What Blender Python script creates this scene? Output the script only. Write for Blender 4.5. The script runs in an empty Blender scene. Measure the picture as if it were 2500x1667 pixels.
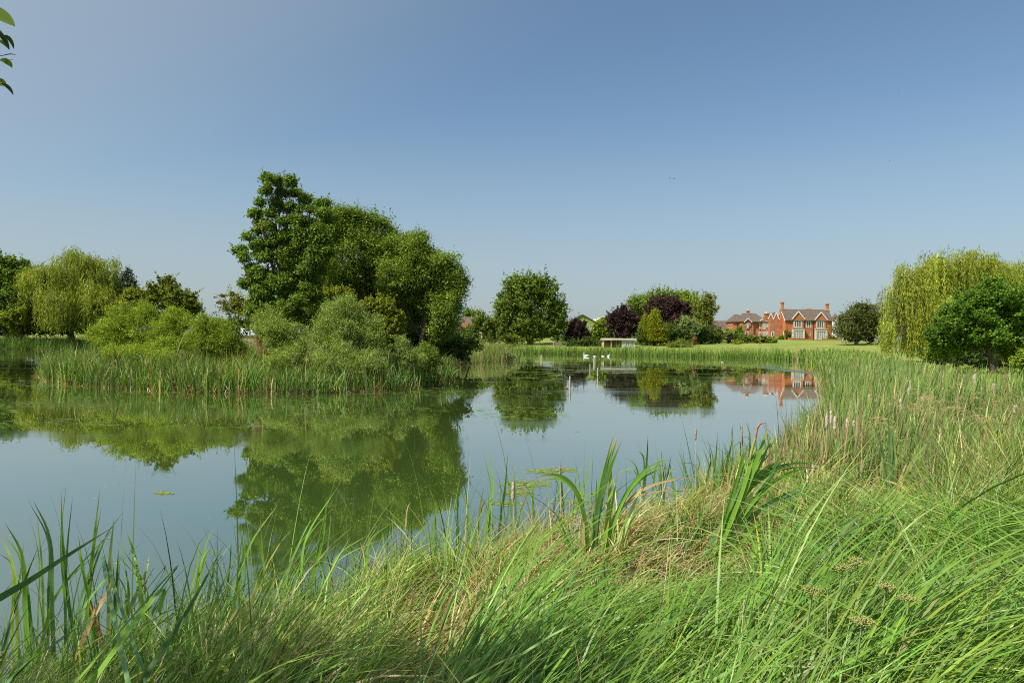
import bpy, math, random
import numpy as np
from mathutils import Vector, Matrix

SC = bpy.context.scene
COL = SC.collection
R = math.radians
rng = np.random.default_rng(7)
random.seed(7)

# ------------------------------------------------------------------ camera
F = 1667.0                      # focal length in pixels of the 2500 px wide photograph
CAMZ = 2.5
ROLL = 0.0135
cam_d = bpy.data.cameras.new('camera')
cam = bpy.data.objects.new('camera', cam_d)
COL.objects.link(cam)
SC.camera = cam
cam_d.sensor_width = 36.0
cam_d.lens = 36.0 * F / 2500.0
cam_d.clip_start = 0.05
cam_d.clip_end = 9000
_r = Vector((math.cos(ROLL), 0, math.sin(ROLL)))
_u = Vector((-math.sin(ROLL), 0, math.cos(ROLL)))
_b = Vector((0, -1, 0))
m = Matrix((_r, _u, _b)).transposed().to_4x4()
m.translation = Vector((0, 0, CAMZ))
cam.matrix_world = m

# ------------------------------------------------------------------ light
SUN_V = Vector((-0.68, -0.42, 0.98)).normalized()
SUN_EL = math.degrees(math.asin(SUN_V.z))
w = bpy.data.worlds.new('World')
SC.world = w
w.use_nodes = True
nt = w.node_tree
bg = nt.nodes['Background']
sky = nt.nodes.new('ShaderNodeTexSky')
sky.sky_type = 'NISHITA'
sky.sun_disc = False
sky.sun_elevation = R(SUN_EL)
sky.sun_rotation = math.atan2(SUN_V.x, SUN_V.y)
sky.altitude = 0
sky.air_density = 1.0
sky.dust_density = 1.5
sky.ozone_density = 1.0
wb = nt.nodes.new('ShaderNodeMix'); wb.data_type = 'RGBA'; wb.blend_type = 'MULTIPLY'
wb.inputs[0].default_value = 1.0
wb.inputs[7].default_value = (0.90, 1.02, 1.03, 1)
nt.links.new(sky.outputs[0], wb.inputs[6])
# summer haze in the sky: paler towards the horizon and towards the sun
def wn(kind, **kw):
    n = nt.nodes.new(kind)
    for k, v in kw.items(): setattr(n, k, v)
    return n
wtc = wn('ShaderNodeTexCoord')
wsep = wn('ShaderNodeSeparateXYZ'); nt.links.new(wtc.outputs['Generated'], wsep.inputs[0])
wm1 = wn('ShaderNodeMapRange', interpolation_type='SMOOTHSTEP')
for k_, v_ in ((1, -0.02), (2, 0.34), (3, 0.78), (4, 0.0)): wm1.inputs[k_].default_value = v_
nt.links.new(wsep.outputs['Z'], wm1.inputs[0])
wdot = wn('ShaderNodeVectorMath', operation='DOT_PRODUCT'); wdot.inputs[1].default_value = SUN_V
nt.links.new(wtc.outputs['Generated'], wdot.inputs[0])
wm2 = wn('ShaderNodeMapRange', interpolation_type='SMOOTHSTEP')
for k_, v_ in ((1, -0.05), (2, 0.46), (3, 0.0), (4, 0.68)): wm2.inputs[k_].default_value = v_
nt.links.new(wdot.outputs['Value'], wm2.inputs[0])
wmx = wn('ShaderNodeMath', operation='MAXIMUM')
nt.links.new(wm1.outputs[0], wmx.inputs[0]); nt.links.new(wm2.outputs[0], wmx.inputs[1])
whz = wn('ShaderNodeMix', data_type='RGBA')
nt.links.new(wmx.outputs[0], whz.inputs[0]); nt.links.new(wb.outputs[2], whz.inputs[6])
whz.inputs[7].default_value = (0.415 / 0.1273, 0.485 / 0.1273, 0.53 / 0.1273, 1)
nt.links.new(whz.outputs[2], bg.inputs[0])
bg.inputs[1].default_value = 0.090
sd = bpy.data.lights.new('sun', 'SUN')
sd.energy = 5.0
sd.angle = R(0.53)
sd.color = (1.0, 0.95, 0.83)
so = bpy.data.objects.new('sun', sd)
COL.objects.link(so)
so.rotation_euler = SUN_V.to_track_quat('Z', 'Y').to_euler()
SC.view_settings.view_transform = 'Standard'
SC.view_settings.look = 'None'
SC.view_settings.exposure = 0.5
SC.view_settings.gamma = 1.0
SC.cycles.max_bounces = 6
SC.cycles.transparent_max_bounces = 4
SC.cycles.diffuse_bounces = 3
SC.cycles.glossy_bounces = 3
SC.cycles.transmission_bounces = 2
SC.cycles.caustics_reflective = False
SC.cycles.use_denoising = False
SC.cycles.filter_width = 1.05

# ------------------------------------------------------------------ helpers: pixels to places
def at(px, py, Y):
    """the point at depth Y seen at pixel (px,py) of the 2500x1667 photograph"""
    u = (px - 1250.0) / F
    v = (833.5 - py) / F
    return np.array([Y * (u * math.cos(ROLL) - v * math.sin(ROLL)), Y, CAMZ + Y * (u * math.sin(ROLL) + v * math.cos(ROLL))])

def tag(o, label=None, cat=None, group=None, kind=None):
    if label: o['label'] = label
    if cat: o['category'] = cat
    if group: o['group'] = group
    if kind: o['kind'] = kind
    return o

def empty(name, loc=(0, 0, 0), label=None, cat=None, group=None, rz=0.0):
    o = bpy.data.objects.new(name, None)
    o.empty_display_size = 0.2
    COL.objects.link(o)
    o.location = [float(c) for c in loc]
    o.rotation_euler = (0, 0, rz)
    return tag(o, label, cat, group)

def mesh_obj(name, V, Fq, mat, parent=None, col=None, smooth=False):
    """V (n,3) array, Fq (m,k) int array or list of faces; col (n,3) colours; verts in world coordinates when the parent has no rotation"""
    me = bpy.data.meshes.new(name)
    V = np.asarray(V, dtype=np.float32).reshape(-1, 3)
    if parent is not None:
        V = V - np.array(parent.location, dtype=np.float32)
    if isinstance(Fq, np.ndarray):
        n, k = Fq.shape
        me.vertices.add(len(V))
        me.vertices.foreach_set('co', V.ravel())
        me.loops.add(n * k)
        me.loops.foreach_set('vertex_index', Fq.astype(np.int32).ravel())
        me.polygons.add(n)
        me.polygons.foreach_set('loop_start', np.arange(0, n * k, k, dtype=np.int32))
        if smooth:
            me.polygons.foreach_set('use_smooth', np.ones(n, dtype=bool))
        me.update(calc_edges=True)
    else:
        me.from_pydata([tuple(map(float, v)) for v in V], [], Fq)
        if smooth:
            for p in me.polygons: p.use_smooth = True
        me.update()
    if col is not None:
        a = me.attributes.new('col', 'BYTE_COLOR', 'POINT')
        c = np.ones((len(V), 4), dtype=np.float32)
        c[:, :3] = np.clip(col, 0, 1)
        a.data.foreach_set('color', c.ravel())
    o = bpy.data.objects.new(name, me)
    COL.objects.link(o)
    if mat: me.materials.append(mat)
    if parent is not None: o.parent = parent
    return o

# ------------------------------------------------------------------ materials
def new_mat(name):
    mt = bpy.data.materials.new(name)
    mt.use_nodes = True
    t = mt.node_tree
    for n in list(t.nodes): t.nodes.remove(n)
    out = t.nodes.new('ShaderNodeOutputMaterial')
    return mt, t, out

def N(t, kind, **kw):
    n = t.nodes.new(kind)
    for k, v in kw.items():
        if hasattr(n, k): setattr(n, k, v)
        else: n.inputs[k.replace('_', ' ')].default_value = v
    return n

def leaf_mat(name, trans=0.35, gloss=0.28, rough=0.5, tint=(1.25, 1.2, 0.55)):
    mt, t, out = new_mat(name)
    a = N(t, 'ShaderNodeAttribute', attribute_name='col')
    p = N(t, 'ShaderNodeBsdfPrincipled')
    p.inputs['Roughness'].default_value = rough
    p.inputs['Specular IOR Level'].default_value = gloss
    t.links.new(a.outputs['Color'], p.inputs['Base Color'])
    tr = N(t, 'ShaderNodeBsdfTranslucent')
    mm = N(t, 'ShaderNodeMix', data_type='RGBA', blend_type='MULTIPLY')
    mm.inputs[0].default_value = 1.0
    t.links.new(a.outputs['Color'], mm.inputs[6])
    mm.inputs[7].default_value = (*tint, 1)
    t.links.new(mm.outputs[2], tr.inputs['Color'])
    mx = N(t, 'ShaderNodeMixShader')
    mx.inputs[0].default_value = trans
    t.links.new(p.outputs[0], mx.inputs[1])
    t.links.new(tr.outputs[0], mx.inputs[2])
    t.links.new(mx.outputs[0], out.inputs[0])
    return mt

M_leaf = leaf_mat('tree_leaf', 0.34, 0.12, 0.55)
M_blade = leaf_mat('grass_blade', 0.34, 0.3, 0.4)
M_reed = leaf_mat('reed_blade', 0.33, 0.15, 0.5)

def noise_mat(name, c1, c2, scale=4.0, rough=0.85, c3=None, bump=0.0, stretch=(1, 1, 1), spec=0.3, detail=6):
    mt, t, out = new_mat(name)
    tc = N(t, 'ShaderNodeTexCoord')
    mp = N(t, 'ShaderNodeMapping')
    mp.inputs['Scale'].default_value = stretch
    t.links.new(tc.outputs['Object'], mp.inputs[0])
    nz = N(t, 'ShaderNodeTexNoise')
    nz.inputs['Scale'].default_value = scale
    nz.inputs['Detail'].default_value = detail
    nz.inputs['Roughness'].default_value = 0.65
    t.links.new(mp.outputs[0], nz.inputs[0])
    cr = N(t, 'ShaderNodeValToRGB')
    cr.color_ramp.elements[0].position = 0.35
    cr.color_ramp.elements[0].color = (*c1, 1)
    cr.color_ramp.elements[1].position = 0.65
    cr.color_ramp.elements[1].color = (*c2, 1)
    if c3:
        e = cr.color_ramp.elements.new(0.78)
        e.color = (*c3, 1)
    t.links.new(nz.outputs[0], cr.inputs[0])
    p = N(t, 'ShaderNodeBsdfPrincipled')
    p.inputs['Roughness'].default_value = rough
    p.inputs['Specular IOR Level'].default_value = spec
    t.links.new(cr.outputs[0], p.inputs['Base Color'])
    if bump:
        b = N(t, 'ShaderNodeBump')
        b.inputs['Strength'].default_value = bump
        b.inputs['Distance'].default_value = 0.02
        t.links.new(nz.outputs[0], b.inputs['Height'])
        t.links.new(b.outputs[0], p.inputs['Normal'])
    t.links.new(p.outputs[0], out.inputs[0])
    return mt

def brick_mat(name, c1, c2, mortar, scale=1.0, rot=False):
    mt, t, out = new_mat(name)
    tc = N(t, 'ShaderNodeTexCoord')
    sp = N(t, 'ShaderNodeSeparateXYZ')
    t.links.new(tc.outputs['Object'], sp.inputs[0])
    ad = N(t, 'ShaderNodeMath', operation='ADD')
    t.links.new(sp.outputs['X'], ad.inputs[0])
    t.links.new(sp.outputs['Y'], ad.inputs[1])
    cb = N(t, 'ShaderNodeCombineXYZ')
    t.links.new(ad.outputs[0], cb.inputs[0])
    t.links.new(sp.outputs['Z'], cb.inputs[1])
    br = N(t, 'ShaderNodeTexBrick')
    br.inputs['Color1'].default_value = (*c1, 1)
    br.inputs['Color2'].default_value = (*c2, 1)
    br.inputs['Mortar'].default_value = (*mortar, 1)
    br.inputs['Scale'].default_value = 1.0
    br.inputs['Mortar Size'].default_value = 0.008
    br.inputs['Brick Width'].default_value = 0.225
    br.inputs['Row Height'].default_value = 0.075
    t.links.new(cb.outputs[0], br.inputs['Vector'])
    nz = N(t, 'ShaderNodeTexNoise')
    nz.inputs['Scale'].default_value = 1.3
    nz.inputs['Detail'].default_value = 5
    t.links.new(tc.outputs['Object'], nz.inputs[0])
    cr = N(t, 'ShaderNodeValToRGB')
    cr.color_ramp.elements[0].position = 0.3
    cr.color_ramp.elements[0].color = (0.72, 0.66, 0.62, 1)
    cr.color_ramp.elements[1].position = 0.7
    cr.color_ramp.elements[1].color = (1.1, 1.1, 1.1, 1)
    t.links.new(nz.outputs[0], cr.inputs[0])
    mx = N(t, 'ShaderNodeMix', data_type='RGBA', blend_type='MULTIPLY')
    mx.inputs[0].default_value = 1
    t.links.new(br.outputs[0], mx.inputs[6])
    t.links.new(cr.outputs[0], mx.inputs[7])
    p = N(t, 'ShaderNodeBsdfPrincipled')
    p.inputs['Roughness'].default_value = 0.88
    t.links.new(mx.outputs[2], p.inputs['Base Color'])
    t.links.new(p.outputs[0], out.inputs[0])
    return mt

def plain(name, c, rough=0.6, metal=0.0, spec=0.4):
    return noise_mat(name, tuple(x * 0.88 for x in c), c, 6.0, rough, spec=spec)

M_bark = noise_mat('bark', (0.045, 0.034, 0.024), (0.12, 0.095, 0.07), 6, 0.95, bump=0.6, stretch=(3, 3, 0.5))
M_bark_pale = noise_mat('bark_pale', (0.16, 0.14, 0.11), (0.36, 0.33, 0.28), 5, 0.9, bump=0.4, stretch=(2, 2, 0.6))
M_brick = brick_mat('brick_orange', (0.52, 0.165, 0.040), (0.41, 0.12, 0.033), (0.36, 0.2, 0.12))
M_brick2 = brick_mat('brick_red', (0.46, 0.155, 0.07), (0.37, 0.12, 0.055), (0.38, 0.25, 0.17))
M_stone = noise_mat('stone', (0.44, 0.40, 0.30), (0.58, 0.53, 0.42), 3, 0.85)
M_white = plain('white_paint', (0.78, 0.78, 0.74), 0.5)
M_roof = noise_mat('roof_slate', (0.085, 0.064, 0.052), (0.155, 0.118, 0.092), 1.6, 0.8, c3=(0.26, 0.19, 0.11), detail=9)
M_roof2 = noise_mat('roof_tile_brown', (0.085, 0.06, 0.048), (0.155, 0.115, 0.09), 1.2, 0.85, c3=(0.22, 0.17, 0.13), detail=9)
M_glass = noise_mat('window_glass', (0.02, 0.024, 0.026), (0.06, 0.065, 0.065), 1.5, 0.08, spec=0.6)
M_curtain = noise_mat('window_curtain', (0.24, 0.25, 0.22), (0.36, 0.36, 0.31), 2.0, 0.35, stretch=(6, 6, 0.4))
M_dark = plain('dark_iron', (0.03, 0.03, 0.035), 0.5)
M_terracotta = noise_mat('terracotta', (0.36, 0.13, 0.05), (0.46, 0.19, 0.08), 3, 0.8)
M_cream = plain('cream_paint', (0.66, 0.61, 0.44), 0.6)
M_sage = plain('pale_green_paint', (0.46, 0.51, 0.42), 0.6)
M_wood = noise_mat('weathered_wood', (0.30, 0.24, 0.17), (0.46, 0.39, 0.29), 5, 0.9, stretch=(3, 3, 0.4))

def corrugated(name, c1, c2):
    mt, t, out = new_mat(name)
    tc = N(t, 'ShaderNodeTexCoord')
    wv = N(t, 'ShaderNodeTexWave')
    wv.inputs['Scale'].default_value = 1.1
    wv.inputs['Distortion'].default_value = 0.2
    t.links.new(tc.outputs['Object'], wv.inputs[0])
    nz = N(t, 'ShaderNodeTexNoise')
    nz.inputs['Scale'].default_value = 0.6
    nz.inputs['Detail'].default_value = 8
    t.links.new(tc.outputs['Object'], nz.inputs[0])
    ad = N(t, 'ShaderNodeMath', operation='MULTIPLY_ADD')
    ad.inputs[1].default_value = 0.3
    t.links.new(wv.outputs['Fac'], ad.inputs[0])
    t.links.new(nz.outputs[0], ad.inputs[2])
    cr = N(t, 'ShaderNodeValToRGB')
    cr.color_ramp.elements[0].position = 0.4
    cr.color_ramp.elements[0].color = (*c1, 1)
    cr.color_ramp.elements[1].position = 0.85
    cr.color_ramp.elements[1].color = (*c2, 1)
    t.links.new(ad.outputs[0], cr.inputs[0])
    p = N(t, 'ShaderNodeBsdfPrincipled')
    p.inputs['Roughness'].default_value = 0.6
    t.links.new(cr.outputs[0], p.inputs['Base Color'])
    t.links.new(p.outputs[0], out.inputs[0])
    return mt
M_greenmetal = corrugated('green_sheeting', (0.17, 0.25, 0.055), (0.30, 0.38, 0.12))
M_barrelroof = corrugated('pale_green_sheeting', (0.42, 0.46, 0.24), (0.58, 0.60, 0.38))

# ------------------------------------------------------------------ shapes of land and water
LAKE = np.array([(-40, -12), (-12, -2), (-6, 0.9), (-3.4, 3.1), (-1.9, 4.9), (-0.5, 6.8), (1.0, 7.9), (2.5, 9.2), (3.8, 10.5), (5.2, 12.6), (7.0, 15.6),
                 (11, 24), (16, 34), (20.7, 45), (27.5, 61), (38, 85), (49, 112), (46, 122), (36, 128), (21, 139), (8, 142), (0, 145), (-8, 147),
                 (-12, 130), (-6, 102), (0.5, 93), (-3.5, 80), (-7.2, 67.5), (-12, 64), (-25, 67), (-40, 80), (-55, 110), (-62, 120), (-75, 121),
                 (-88, 119), (-112, 105), (-120, 60), (-85, 15)], dtype=float)
ISLAND = np.array([(-28, 41), (-24, 36), (-18.6, 32.7), (-14, 30.7), (-9.4, 31.0), (-5.9, 33.3), (-4.2, 38), (-4.0, 43), (-6, 49), (-10, 55), (-18, 58), (-27, 55), (-32, 47)], dtype=float)

def sdist(P, poly):
    """signed distance (positive inside)"""
    A = poly
    B = np.roll(poly, -1, axis=0)
    d2 = np.full(len(P), 1e18)
    inside = np.zeros(len(P), dtype=bool)
    for a, b in zip(A, B):
        e = b - a
        wv = P - a
        tt = np.clip((wv @ e) / (e @ e), 0, 1)
        q = wv - tt[:, None] * e
        d2 = np.minimum(d2, (q ** 2).sum(1))
        c = ((a[1] <= P[:, 1]) & (b[1] > P[:, 1])) | ((b[1] <= P[:, 1]) & (a[1] > P[:, 1]))
        xs = a[0] + (P[:, 1] - a[1]) / (b[1] - a[1] + 1e-12) * e[0]
        inside ^= c & (P[:, 0] < xs)
    return np.where(inside, 1, -1) * np.sqrt(d2)

def shore_d(P):
    """positive on land"""
    a = -sdist(P, LAKE)
    b = sdist(P, ISLAND)
    return np.maximum(a, b), b

def vnoise(P, s, seed=0):
    """cheap smooth value noise, about -1..1"""
    x = P[:, 0] * s; y = P[:, 1] * s
    return (np.sin(x * 1.7 + seed * 2.1 + 1.3 * np.sin(y * 1.1 + seed)) + np.sin(y * 1.9 - seed * 1.3 + 1.2 * np.sin(x * 0.9 + seed * 3))
            + 0.6 * np.sin(x * 3.7 + y * 2.9 + seed)) / 2.6

def height(P):
    P = np.asarray(P, dtype=float).reshape(-1, 2)
    d, isl = shore_d(P)
    up = 0.98 * (1 - np.exp(-np.clip(d, 0, None) / np.where((P[:, 1] < 14) & (P[:, 0] > -6), 1.1, 1.9)))
    up = up + np.where(P[:, 1] < 12, 0.11 * vnoise(P, 2.0, 12) * np.clip(d - 0.4, 0, 1), 0)
    isle = isl > -0.5
    up = np.where(isle, up * 0.6, np.where((P[:, 1] > 80) | (P[:, 0] < 0), np.where(P[:, 1] > 14, up * 0.85, up), up * (1 - 0.42 * np.clip((P[:, 1] - 9) / 9, 0, 1) * (1 - np.clip((P[:, 1] - 65) / 15, 0, 1) * 0.6))))
    k = np.clip((P[:, 1] - 95) / 20, 0, 1) * np.where(isle, 0, 1)
    up = up + 0.047 * np.clip(d, 0, 66) * k
    h = np.where(d > 0, up + 0.04 * vnoise(P, 0.9) * np.clip(d, 0, 1) * np.where(P[:, 1] > 60, 0.3, 1), np.maximum(-1.3, d * 0.45))
    return h

def H(x, y): return float(height([(x, y)])[0])

# ground sheet: a fan of cells that grow with distance, all the way round
ang = np.concatenate([np.linspace(-44, 44, 420), np.linspace(44, 316, 120)[1:-1]])
rad = np.concatenate([[0.02], np.geomspace(0.6, 230, 330), np.geomspace(240, 4500, 24)])
A, Rr = np.meshgrid(np.radians(ang), rad)
GX = np.sin(A) * Rr; GY = np.cos(A) * Rr
GP = np.stack([GX.ravel(), GY.ravel()], 1)
GZ = height(GP)
na = len(ang)
ii, jj = np.meshgrid(np.arange(len(rad) - 1), np.arange(na), indexing='ij')
j2 = (jj + 1) % na
Fg = np.stack([ii * na + jj, ii * na + j2, (ii + 1) * na + j2, (ii + 1) * na + jj], -1).reshape(-1, 4)
Fg = Fg[:, ::-1]
gd, _ = shore_d(GP)
lawn = np.array([0.165, 0.225, 0.045]); lawn2 = np.array([0.25, 0.27, 0.075]); soil = np.array([0.055, 0.05, 0.028]); mud = np.array([0.05, 0.055, 0.03])
nn = np.clip(0.5 + 0.5 * vnoise(GP, 0.22, 3) + 0.25 * vnoise(GP, 1.1, 5), 0, 1)[:, None]
gc = lawn * (1 - nn) + lawn2 * nn
near = np.clip(1.6 - GP[:, 1:2] / 14, 0, 1) * (GP[:, 1:2] > -30)
edge = np.clip(1 - gd[:, None] / 5, 0, 1)
gc = gc * (1 - np.maximum(near, edge)) + soil * np.maximum(near, edge)
gc = np.where(gd[:, None] < 0, mud, gc)
mt_g, t, out = new_mat('grass_ground')
a = N(t, 'ShaderNodeAttribute', attribute_name='col')
tc = N(t, 'ShaderNodeTexCoord')
nz = N(t, 'ShaderNodeTexNoise'); nz.inputs['Scale'].default_value = 1.7; nz.inputs['Detail'].default_value = 9; nz.inputs['Roughness'].default_value = 0.7
t.links.new(tc.outputs['Object'], nz.inputs[0])
cr = N(t, 'ShaderNodeValToRGB')
cr.color_ramp.elements[0].position = 0.3; cr.color_ramp.elements[0].color = (0.72, 0.78, 0.7, 1)
cr.color_ramp.elements[1].position = 0.72; cr.color_ramp.elements[1].color = (1.18, 1.12, 1.1, 1)
t.links.new(nz.outputs[0], cr.inputs[0])
mx = N(t, 'ShaderNodeMix', data_type='RGBA', blend_type='MULTIPLY'); mx.inputs[0].default_value = 1
t.links.new(a.outputs[0], mx.inputs[6]); t.links.new(cr.outputs[0], mx.inputs[7])
p = N(t, 'ShaderNodeBsdfPrincipled'); p.inputs['Roughness'].default_value = 0.95; p.inputs['Specular IOR Level'].default_value = 0.1
t.links.new(mx.outputs[2], p.inputs['Base Color']); t.links.new(p.outputs[0], out.inputs[0])
g = mesh_obj('ground', np.column_stack([GP, GZ]), Fg, mt_g, col=gc, smooth=True)
tag(g, 'grassy banks and lawn around the lake', None, kind='structure')

# water
def water_mat(name, bump, scale, base=(0.044, 0.082, 0.018), dist=0.01):
    mt, t, out = new_mat(name)
    tc = N(t, 'ShaderNodeTexCoord')
    p = N(t, 'ShaderNodeBsdfDiffuse')
    gl = N(t, 'ShaderNodeBsdfGlossy'); gl.inputs['Roughness'].default_value = 0.015
    gl.inputs['Color'].default_value = (1.0, 0.985, 1.0, 1)
    fr = N(t, 'ShaderNodeFresnel'); fr.inputs['IOR'].default_value = 1.33
    fm = N(t, 'ShaderNodeMath', operation='MULTIPLY_ADD'); fm.inputs[1].default_value = 0.75; fm.inputs[2].default_value = 0.38
    fm.use_clamp = True
    t.links.new(fr.outputs[0], fm.inputs[0])
    mxs = N(t, 'ShaderNodeMixShader')
    t.links.new(fm.outputs[0], mxs.inputs[0]); t.links.new(p.outputs[0], mxs.inputs[1]); t.links.new(gl.outputs[0], mxs.inputs[2])
    nb = N(t, 'ShaderNodeTexNoise'); nb.inputs['Scale'].default_value = 0.07; nb.inputs['Detail'].default_value = 5
    t.links.new(tc.outputs['Object'], nb.inputs[0])
    cr = N(t, 'ShaderNodeValToRGB')
    cr.color_ramp.elements[0].position = 0.35; cr.color_ramp.elements[0].color = (*base, 1)
    cr.color_ramp.elements[1].position = 0.7; cr.color_ramp.elements[1].color = (base[0] * 1.5, base[1] * 1.2, base[2] * 0.95, 1)
    t.links.new(nb.outputs[0], cr.inputs[0])
    t.links.new(cr.outputs[0], p.inputs['Color'])
    n1 = N(t, 'ShaderNodeTexNoise'); n1.inputs['Scale'].default_value = scale; n1.inputs['Detail'].default_value = 3
    n2 = N(t, 'ShaderNodeTexNoise'); n2.inputs['Scale'].default_value = scale * 0.13; n2.inputs['Detail'].default_value = 2
    mp = N(t, 'ShaderNodeMapping'); mp.inputs['Scale'].default_value = (0.7, 1.2, 1); mp.inputs['Rotation'].default_value = (0, 0, 0.3)
    t.links.new(tc.outputs['Object'], mp.inputs[0])
    t.links.new(mp.outputs[0], n1.inputs[0]); t.links.new(mp.outputs[0], n2.inputs[0])
    ml = N(t, 'ShaderNodeMath', operation='MULTIPLY'); 
    t.links.new(n1.outputs[0], ml.inputs[0]); t.links.new(n2.outputs[0], ml.inputs[1])
    b = N(t, 'ShaderNodeBump'); b.inputs['Strength'].default_value = bump; b.inputs['Distance'].default_value = dist
    t.links.new(ml.outputs[0], b.inputs['Height'])
    n3 = N(t, 'ShaderNodeTexNoise'); n3.inputs['Scale'].default_value = 0.16; n3.inputs['Detail'].default_value = 6; n3.inputs['Roughness'].default_value = 0.6
    mp3 = N(t, 'ShaderNodeMapping'); mp3.inputs['Scale'].default_value = (0.5, 1.4, 1)
    t.links.new(tc.outputs['Object'], mp3.inputs[0]); t.links.new(mp3.outputs[0], n3.inputs[0])
    mr3 = N(t, 'ShaderNodeMapRange'); mr3.inputs[1].default_value = 0.46; mr3.inputs[2].default_value = 0.66; mr3.inputs[3].default_value = 0.012; mr3.inputs[4].default_value = 0.10
    t.links.new(n3.outputs[0], mr3.inputs[0]); t.links.new(mr3.outputs[0], gl.inputs['Roughness'])
    t.links.new(b.outputs[0], gl.inputs['Normal']); t.links.new(b.outputs[0], fr.inputs['Normal'])
    t.links.new(mxs.outputs[0], out.inputs[0])
    return mt
M_water = water_mat('pond_water', 0.10, 1.1, dist=0.012)
wv_, wf_ = [], []
xs = np.linspace(-135, 65, 2); ys = np.linspace(-25, 156, 2)
V = np.array([(-135, -25, 0), (65, -25, 0), (65, 156, 0), (-135, 156, 0)], dtype=float)
wo = mesh_obj('water', V, np.array([[0, 1, 2, 3]]), M_water)
tag(wo, 'still green lake water mirroring trees and sky', None, kind='structure')

# the fan of ripples left by a swimming bird near the far bank
M_wake = water_mat('ripple_water', 1.0, 9.0, base=(0.03, 0.07, 0.04), dist=0.16)
def gpt(px, py, z=0.0):
    u = (px - 1250.0) / F; v = (833.5 - py) / F
    d = np.array([u * math.cos(ROLL) - v * math.sin(ROLL), 1, u * math.sin(ROLL) + v * math.cos(ROLL)])
    s = (z - CAMZ) / d[2]
    return np.array([0, 0, CAMZ]) + d * s
def ribbon_strip(name, top, bot, mat, z):
    n = len(top)
    V = [gpt(x, y, z) for x, y in top] + [gpt(x, y, z) for x, y in bot]
    return mesh_obj(name, np.array(V), np.array([[i, i + 1, n + i + 1, n + i] for i in range(n - 1)])[:, ::-1], mat)
o = ribbon_strip('water_ripple', [(1850, 896), (1868, 895), (1885, 896), (1905, 899), (1925, 902), (1950, 905), (1975, 908), (1998, 910)],
                 [(1850, 896.5), (1862, 899), (1880, 901.5), (1900, 904), (1922, 907), (1948, 909.5), (1972, 912), (1998, 914)], M_wake, 0.004)
tag(o, 'long near arm of ruffled ripples crossing the brick house reflection', None, kind='structure')
o = ribbon_strip('water_ripple', [(1868, 894.3), (1885, 893), (1905, 892.2), (1928, 891.6)],
                 [(1868, 895), (1885, 894.6), (1905, 894.2), (1928, 893.6)], M_wake, 0.004)
tag(o, 'short far arm of ruffled ripples before the far reeds', None, kind='structure')

# ------------------------------------------------------------------ blades of grass and reed
PAL = dict(
    green=(0.125, 0.235, 0.028), lush=(0.145, 0.285, 0.046), deep=(0.05, 0.12, 0.020), yell=(0.24, 0.34, 0.045), olive=(0.20, 0.22, 0.045),
    blue=(0.10, 0.195, 0.062), pale=(0.33, 0.43, 0.16), straw=(0.52, 0.42, 0.21), brown=(0.27, 0.15, 0.065), tan=(0.42, 0.30, 0.16), pink=(0.42, 0.28, 0.19), sage=(0.20, 0.26, 0.085))

def pick(n, mix, var=0.16, rg=None):
    rg = rg or rng
    ks = list(mix)
    pr = np.array([mix[k] for k in ks], dtype=float); pr /= pr.sum()
    idx = rg.choice(len(ks), n, p=pr)
    C = np.array([PAL[k] for k in ks])[idx]
    C = C * np.exp(rg.normal(0, var, (n, 1))) * np.exp(rg.normal(0, var * 0.35, (n, 3)))
    return C

def blades(P, az, L, W, th0, bend, col, tip=None, segs=5, twist=None, power=1.4, tipmix=0.5):
    """vectorised grass blades: a strip per blade, leaning th0 from upright at its root and th0+bend at its tip"""
    n = len(P)
    t = np.linspace(0, 1, segs + 1)
    th = th0[:, None] + bend[:, None] * t[None, :] ** power
    thm = 0.5 * (th[:, 1:] + th[:, :-1])
    ds = (L / segs)[:, None]
    hor = np.concatenate([np.zeros((n, 1)), np.cumsum(np.sin(thm) * ds, 1)], 1)
    ver = np.concatenate([np.zeros((n, 1)), np.cumsum(np.cos(thm) * ds, 1)], 1)
    dirx, diry = np.cos(az), np.sin(az)
    C = np.empty((n, segs + 1, 3))
    C[:, :, 0] = P[:, 0:1] + hor * dirx[:, None]
    C[:, :, 1] = P[:, 1:2] + hor * diry[:, None]
    C[:, :, 2] = P[:, 2:3] + ver
    T = np.stack([np.sin(th) * dirx[:, None], np.sin(th) * diry[:, None], np.cos(th)], -1)
    S = np.stack([-diry, dirx, np.zeros(n)], -1)[:, None, :] * np.ones((1, segs + 1, 1))
    if twist is None: twist = rng.uniform(-1.2, 1.2, n)
    tw = twist[:, None, None] * (0.4 + 0.6 * t[None, :, None])
    B = np.cross(T, S)
    S = S * np.cos(tw) + B * np.sin(tw)
    prof = np.clip(1.15 * (1 - t ** 2.2), 0.03, 1)
    S = S * (W[:, None] * 0.5 * prof[None, :])[:, :, None]
    V = np.stack([C - S, C + S], 2).reshape(n, -1, 3)
    k = np.arange(segs)
    f = np.stack([2 * k, 2 * k + 1, 2 * k + 3, 2 * k + 2], -1)
    Fa = (np.arange(n) * 2 * (segs + 1))[:, None, None] + f[None]
    cc = col[:, None, :] * np.ones((1, segs + 1, 1))
    if tip is not None:
        mm = (np.clip((t - 0.55) / 0.45, 0, 1) * tipmix)[None, :, None]
        cc = cc * (1 - mm) + tip[:, None, :] * mm
    cc = np.repeat(cc, 2, axis=1)
    return V.reshape(-1, 3), Fa.reshape(-1, 4), cc.reshape(-1, 3)

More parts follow.
